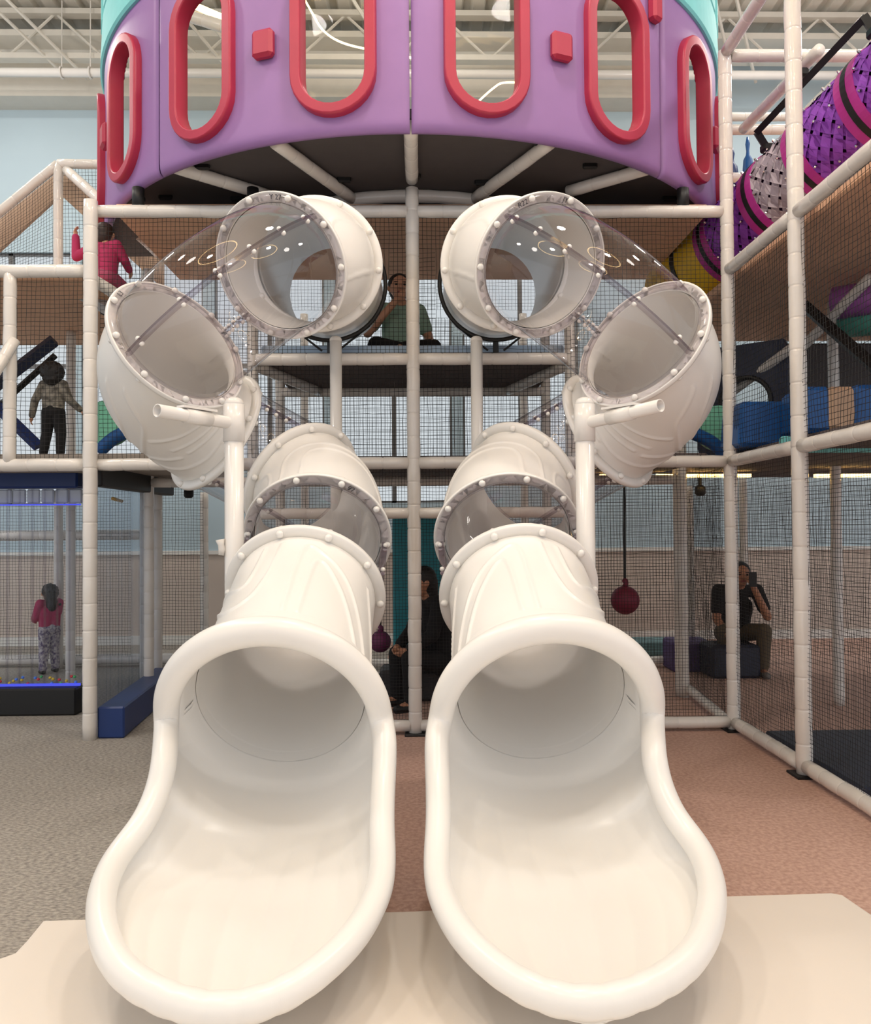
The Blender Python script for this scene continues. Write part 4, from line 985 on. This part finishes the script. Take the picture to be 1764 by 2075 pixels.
def person(label, loc, rz, h, J, skin, shirt, pants, hair, child=False, hairlong=0, shoe=None, curly=False, sleeve=1.0, pantlen=1.0, look=(0, -1, 0), hairpuff=1.0, palms=None):
    root = thing('person', label, 'person', tuple(loc), rz)
    D = dict(pelvis=(0, 0, .52), chest=(0, 0, .70), neck=(0, 0, .825), head=(0, -.012, .915), shR=(-.105, 0, .80), shL=(.105, 0, .80), elR=(-.145, .01, .63), elL=(.145, .01, .63),
             wrR=(-.15, -.04, .49), wrL=(.15, -.04, .49), hipR=(-.05, 0, .50), hipL=(.05, 0, .50), knR=(-.058, -.012, .275), knL=(.058, -.012, .275), anR=(-.06, .015, .04), anL=(.06, .015, .04))
    D.update(J); D = {k_: np.array(v)*h for k_, v in D.items()}
    hr_ = (.088 if child else .068)*h; f = 1.15 if child else 1.0
    c = D['head']; lk = unit(look); side = unit(np.cross(lk, [0, 0, 1])); vx = max(.006, h*.0052)
    parts = [ellipsoid(c+np.array([0, 0, hr_*.12]), (hr_*.86, hr_*.98, hr_*1.02)), ellipsoid(c-np.array([0, 0, hr_*.45])+lk*hr_*.15, (hr_*.62, hr_*.66, hr_*.72)),
             capsule(c-lk*hr_*.25-[0, 0, hr_*.6], D['neck'], .034*h, .04*h), capsule(c+lk*hr_*.92+[0, 0, hr_*.08], c+lk*hr_*1.1-[0, 0, hr_*.22], hr_*.1, hr_*.17, 8)]
    for s in (-1, 1): parts.append(ellipsoid(c+side*hr_*.88*s-[0, 0, hr_*.08], (hr_*.16, hr_*.2, hr_*.28), 8))
    def limb(L, keys, rs, g=1.0):
        for i in range(len(keys)-1): L.append(capsule(D[keys[i]], D[keys[i+1]], rs[i]*h*f*g, rs[i+1]*h*f*g))
    tor = [('pelvis', .078, 'chest', .082), ('chest', .082, 'neck', .05)]
    def torso(L, g):
        for s in (-1, 1):
            o = np.array([.035*h*s, 0, 0]); L.append(capsule(D['pelvis']+o, D['chest']+o*1.1, .062*h*f*g, .066*h*f*g))
        L.append(capsule(D['chest'], D['neck']-[0, 0, .03*h], .07*h*g, .04*h*g))
        for s in 'RL': L.append(capsule(D['neck']-[0, 0, .025*h], D['sh'+s], .036*h*g, .04*h*g))
    torso(parts, .9)
    for s in 'RL':
        limb(parts, ['sh'+s, 'el'+s, 'wr'+s], [.036, .028, .02]); limb(parts, ['hip'+s, 'kn'+s, 'an'+s], [.058, .04, .026])
        dd = unit(D['wr'+s]-D['el'+s]); pn = (palms or {}).get(s, (1 if s == 'R' else -1, -.3, 0))
        parts += hand(D['wr'+s]+dd*.01*h, dd, pn, h/1.68*(1.1 if child else 1))
        parts.append(capsule(D['an'+s], D['an'+s]+np.array([0, -.07*h, -.018*h]), .026*h, .02*h))
    blob('body', parts, skin, root, vx)
    # clothing
    L = []; torso(L, 1.12)
    for s in 'RL':
        e = D['el'+s]+(D['wr'+s]-D['el'+s])*max(0, sleeve-.5)*1.9 if sleeve > .5 else D['sh'+s]+(D['el'+s]-D['sh'+s])*sleeve*1.6
        if sleeve > .5: limb(L, ['sh'+s, 'el'+s], [.036, .03], 1.22); L.append(capsule(D['el'+s], e, .03*h*f*1.22, .025*h*f*1.2))
        else: L.append(capsule(D['sh'+s], e, .045*h*f, .042*h*f))
    blob('shirt', L, shirt, root, vx)
    L = []
    L.append(capsule(D['pelvis']+[-.03*h, 0, -.01*h], D['pelvis']+[.03*h, 0, -.01*h], .078*h*f, .078*h*f))
    for s in 'RL':
        e = D['kn'+s]+(D['an'+s]-D['kn'+s])*.9*pantlen
        L.append(capsule(D['hip'+s], D['kn'+s], .066*h*f, .049*h*f)); L.append(capsule(D['kn'+s], e, .049*h*f, .04*h*f))
    blob('trousers', L, pants, root, vx)
    for s in 'RL':
        blob('shoe', [capsule(D['an'+s]+[0, .012*h, -.014*h], D['an'+s]+[0, -.085*h, -.022*h], .03*h, .022*h)], shoe or BLACK, root, vx)
    # hair
    L = [ellipsoid(c+np.array([0, 0, hr_*.28])-lk*hr_*.16, (hr_*.98*hairpuff, hr_*1.0*hairpuff, hr_*1.0*hairpuff)), ellipsoid(c-lk*hr_*.42-[0, 0, hr_*.12], (hr_*.86*hairpuff, hr_*.7*hairpuff, hr_*.95*hairpuff))]
    if hairlong: L.append(capsule(c-lk*hr_*.55, c-lk*hr_*.75-[0, 0, hairlong*h], hr_*.75, hr_*.62))
    if curly:
        for q in range(60):
            u_ = rng.normal(size=3); u_ /= np.linalg.norm(u_)
            if u_ @ lk > .25: u_ -= lk*1.2*(u_ @ lk)
            L.append(ellipsoid(c+[0, 0, hr_*.15]-lk*hr_*.25+u_*hr_*.95*hairpuff, (hr_*.22,)*3, 8))
        if hairlong:
            for q in range(40): L.append(ellipsoid(c-lk*hr_*.7-[0, 0, rng.uniform(0, hairlong*h)]+rng.normal(0, hr_*.4, 3)*[1, .6, .3], (hr_*.2,)*3, 8))
    blob('hair', L, hair, root, vx, 2)
    # face
    for s in (-1, 1):
        ep = c+lk*hr_*.86+side*hr_*.34*s+[0, 0, hr_*.06]
        obj('eye', *ellipsoid(ep, (hr_*.14, hr_*.12, hr_*.08), 10), mat('eye_dark', (30, 22, 18), .2), root, True)
        obj('eyebrow', *capsule(ep+side*hr_*.15+[0, 0, hr_*.2]+lk*hr_*.02, ep-side*hr_*.15+[0, 0, hr_*.21]+lk*hr_*.02, hr_*.045, hr_*.04, 6), hair, root, True)
    mp = c+lk*hr_*.82-[0, 0, hr_*.55]
    obj('mouth', *capsule(mp-side*hr_*.2, mp+side*hr_*.2, hr_*.07, hr_*.07, 8), mat('lips', (150, 78, 72), .5), root, True)
    return root
SK1 = mat('skin_warm', (205, 152, 122), .5, var=.04); SK2 = mat('skin_tan', (182, 128, 98), .5, var=.04)
HB = mat('black_hair', (22, 18, 17), .55, var=.2, vscale=60, bump=.4, bscale=120); HBR = mat('brown_hair', (52, 34, 26), .55, var=.2, vscale=60)
DARK = mat('black_cloth', (20, 19, 21), .9, var=.15, vscale=30); CAMO = mat('camo_cloth', (150, 144, 132), .9, vscale=22, rgb2=(82, 78, 72))
PINK = mat('pink_cloth', (176, 48, 92), .85, var=.08, vscale=20); FLOR = mat('floral_cloth', (206, 198, 196), .9, vscale=38, rgb2=(96, 84, 118))
GREEN = mat('mint_cloth', (158, 190, 172), .85, var=.06); OLIVE = mat('olive_cloth', (96, 84, 66), .9, var=.1)
LEGG = mat('rose_cloth', (170, 76, 104), .85, var=.1)
# toddler standing on the left deck, back to the viewer, arms out a little
p = at_y(108, 914, 6.72); z = 2.15
hh = .77
o = person('toddler in patterned top and black trousers seen from behind on the left deck', (p[0], 6.72, z), math.pi, hh,
       dict(elR=(-.17, .0, .63), wrR=(-.27, -.05, .53), elL=(.19, .02, .62), wrL=(.24, -.02, .46), knL=(.08, -.02, .27), anL=(.10, .02, .04), anR=(-.075, .0, .04), knR=(-.075, -.01, .27), head=(0, -.0, .905)),
       SK1, CAMO, DARK, HB, child=True, hairpuff=1.38, curly=True)
# child in pink higher up on the left, one arm raised
p = at_y(214, 585, 6.75)
person('child in pink with raised arm climbing behind the upper left net', (p[0], 6.75, 3.2), math.pi*.95, .92,
       dict(elR=(-.15, -.06, .68), wrR=(-.14, -.16, .62), elL=(.30, -.02, .72), wrL=(.32, -.04, .92), hipR=(-.05, 0, .5), knR=(-.08, -.18, .46), anR=(-.08, -.12, .25), knL=(.08, -.2, .45), anL=(.1, -.14, .25), pelvis=(0, .02, .52), head=(.02, -.03, .91)),
       SK1, PINK, LEGG, HBR, child=True)
obj('ramp_board', *sweep([at_y(150, 585, 6.8), at_y(330, 690, 6.9)], .06, 4), mat('pale_grey_vinyl', (190, 192, 194), .6), label='pale sloping board under the climbing child in pink', cat='ramp')
# child by the water wall
p = at_z(100, 1363, 0)
person('small child with curly dark hair, pink top and floral trousers behind the water wall', (p[0], p[1], 0), -math.pi*.75, .95,
       dict(elR=(-.13, -.08, .68), wrR=(-.08, -.16, .72), elL=(.15, -.02, .64), wrL=(.12, -.12, .60), knR=(-.07, -.05, .27), anR=(-.07, .0, .04), anL=(.09, .05, .04)),
       SK2, PINK, FLOR, HB, child=True, hairlong=.16, curly=True)
# woman in mint shirt on the middle deck, hand at her chin
p = at_y(812, 700, 6.95)
person('woman in mint shirt with hand on chin behind the net beside the centre post', (p[0], 6.95, 2.24), R(8), 1.5,
       dict(head=(-.01, -.02, .925), elR=(-.20, -.10, .64), wrR=(-.055, -.155, .80), shR=(-.11, 0, .80), hipR=(-.05, 0, .535), hipL=(.05, 0, .535), pelvis=(0, 0, .545), knR=(-.16, -.2, .55), knL=(.16, -.18, .55), anR=(.03, -.24, .51), anL=(-.04, -.3, .51), elL=(.16, -.02, .64), wrL=(.15, -.16, .58), chest=(0, 0, .70)),
       SK1, GREEN, DARK, HB, sleeve=.42, palms={'R': (0, 1, .2)})
# seated figure in black behind the centre post
p = at_z(850, 1440, 0)
person('seated figure in black behind the centre post at ground level', (p[0]+.06, p[1]+.15, 0), R(-65), 1.62,
       dict(pelvis=(0, .1, .24), chest=(0, .06, .44), neck=(0, .02, .58), head=(0, -.02, .67), shR=(-.11, .03, .56), shL=(.11, .03, .56), elR=(-.14, -.02, .40), elL=(.14, -.03, .40), wrR=(-.08, -.12, .33), wrL=(.08, -.13, .33), hipR=(-.05, .09, .24), hipL=(.05, .09, .24), knR=(-.09, -.13, .28), knL=(.08, -.13, .28), anR=(-.09, -.13, .04), anL=(.07, -.12, .04)),
       SK2, DARK, DARK, HB, hairlong=.1)
# man sitting at the right, phone at his face
p = at_z(1497, 1366, 0)
mn = person('man in black shirt and olive trousers sitting at right, holding a phone to his face', (p[0], p[1]+.05, 0), R(-4), 1.62,
       dict(pelvis=(0, .1, .26), chest=(0, .02, .43), neck=(0, -.05, .56), head=(.0, -.09, .645), shR=(-.12, -.03, .54), shL=(.12, -.03, .54), elR=(-.15, -.08, .36), elL=(.155, -.12, .38), wrR=(-.11, -.17, .27), wrL=(.055, -.185, .56), hipR=(-.055, .09, .25), hipL=(.055, .09, .25), knR=(-.12, -.13, .29), knL=(.13, -.13, .29), anR=(-.10, -.10, .04), anL=(.12, -.12, .04)),
       SK2, DARK, OLIVE, HB, sleeve=.42, shoe=mat('grey_shoe', (120, 116, 112), .7), palms={'L': (-.4, 1, 0)})
wlp = np.array([.055, -.185, .56])*1.62
ph = obj('mobile_phone', *box((0, 0, 0), (.075, .012, .15), bev=.004), BLACK, label='dark phone held up by the seated man', cat='phone')
ph.location = mn.matrix_basis @ Vector(wlp+np.array([-.03, -.045, .10]))

# pencilled joint numbers on the flanges
INK = mat('marker_ink', (52, 48, 56), .7)
def mark(slide, sg, i, ang, text, size=.042):
    c = np.array(J[i][:3]); t = ydir(J[i][3], J[i][4]); c[0] = X0+sg*c[0]; t[0] *= sg
    n = t if t @ (c-CAM) < 0 else -t
    a = unit(np.cross([0, 0, 1], -n)); a = -a if a[0] < 0 else a; b = np.cross(n, a)
    d = math.cos(R(ang))*b+math.sin(R(ang))*a; xx = np.cross(d, n)
    cu = bpy.data.curves.new('marking', 'FONT'); cu.body = text; cu.size = size; cu.align_x = 'CENTER'; cu.extrude = .0004
    o = bpy.data.objects.new('marking', cu); COL.objects.link(o)
    dg = bpy.context.evaluated_depsgraph_get(); me = bpy.data.meshes.new_from_object(o.evaluated_get(dg)); bpy.data.objects.remove(o)
    M = np.stack([xx, d, n], 1); V = [M @ np.array(v.co[:])+c+d*(FR-.045)+n*.018 for v in me.vertices]
    Fc = [tuple(p_.vertices) for p_ in me.polygons]
    obj('marking', np.array(V)-np.array(slide.location), Fc, INK, slide, label='handwritten joint number')
mark(slideL, -1, 2, 12, 'Y 27'); mark(slideR, 1, 2, -32, 'R22'); mark(slideL, -1, 3, -48, 'L3'); mark(slideL, -1, 6, 32, '97'); mark(slideR, 1, 2, 8, 'JY')
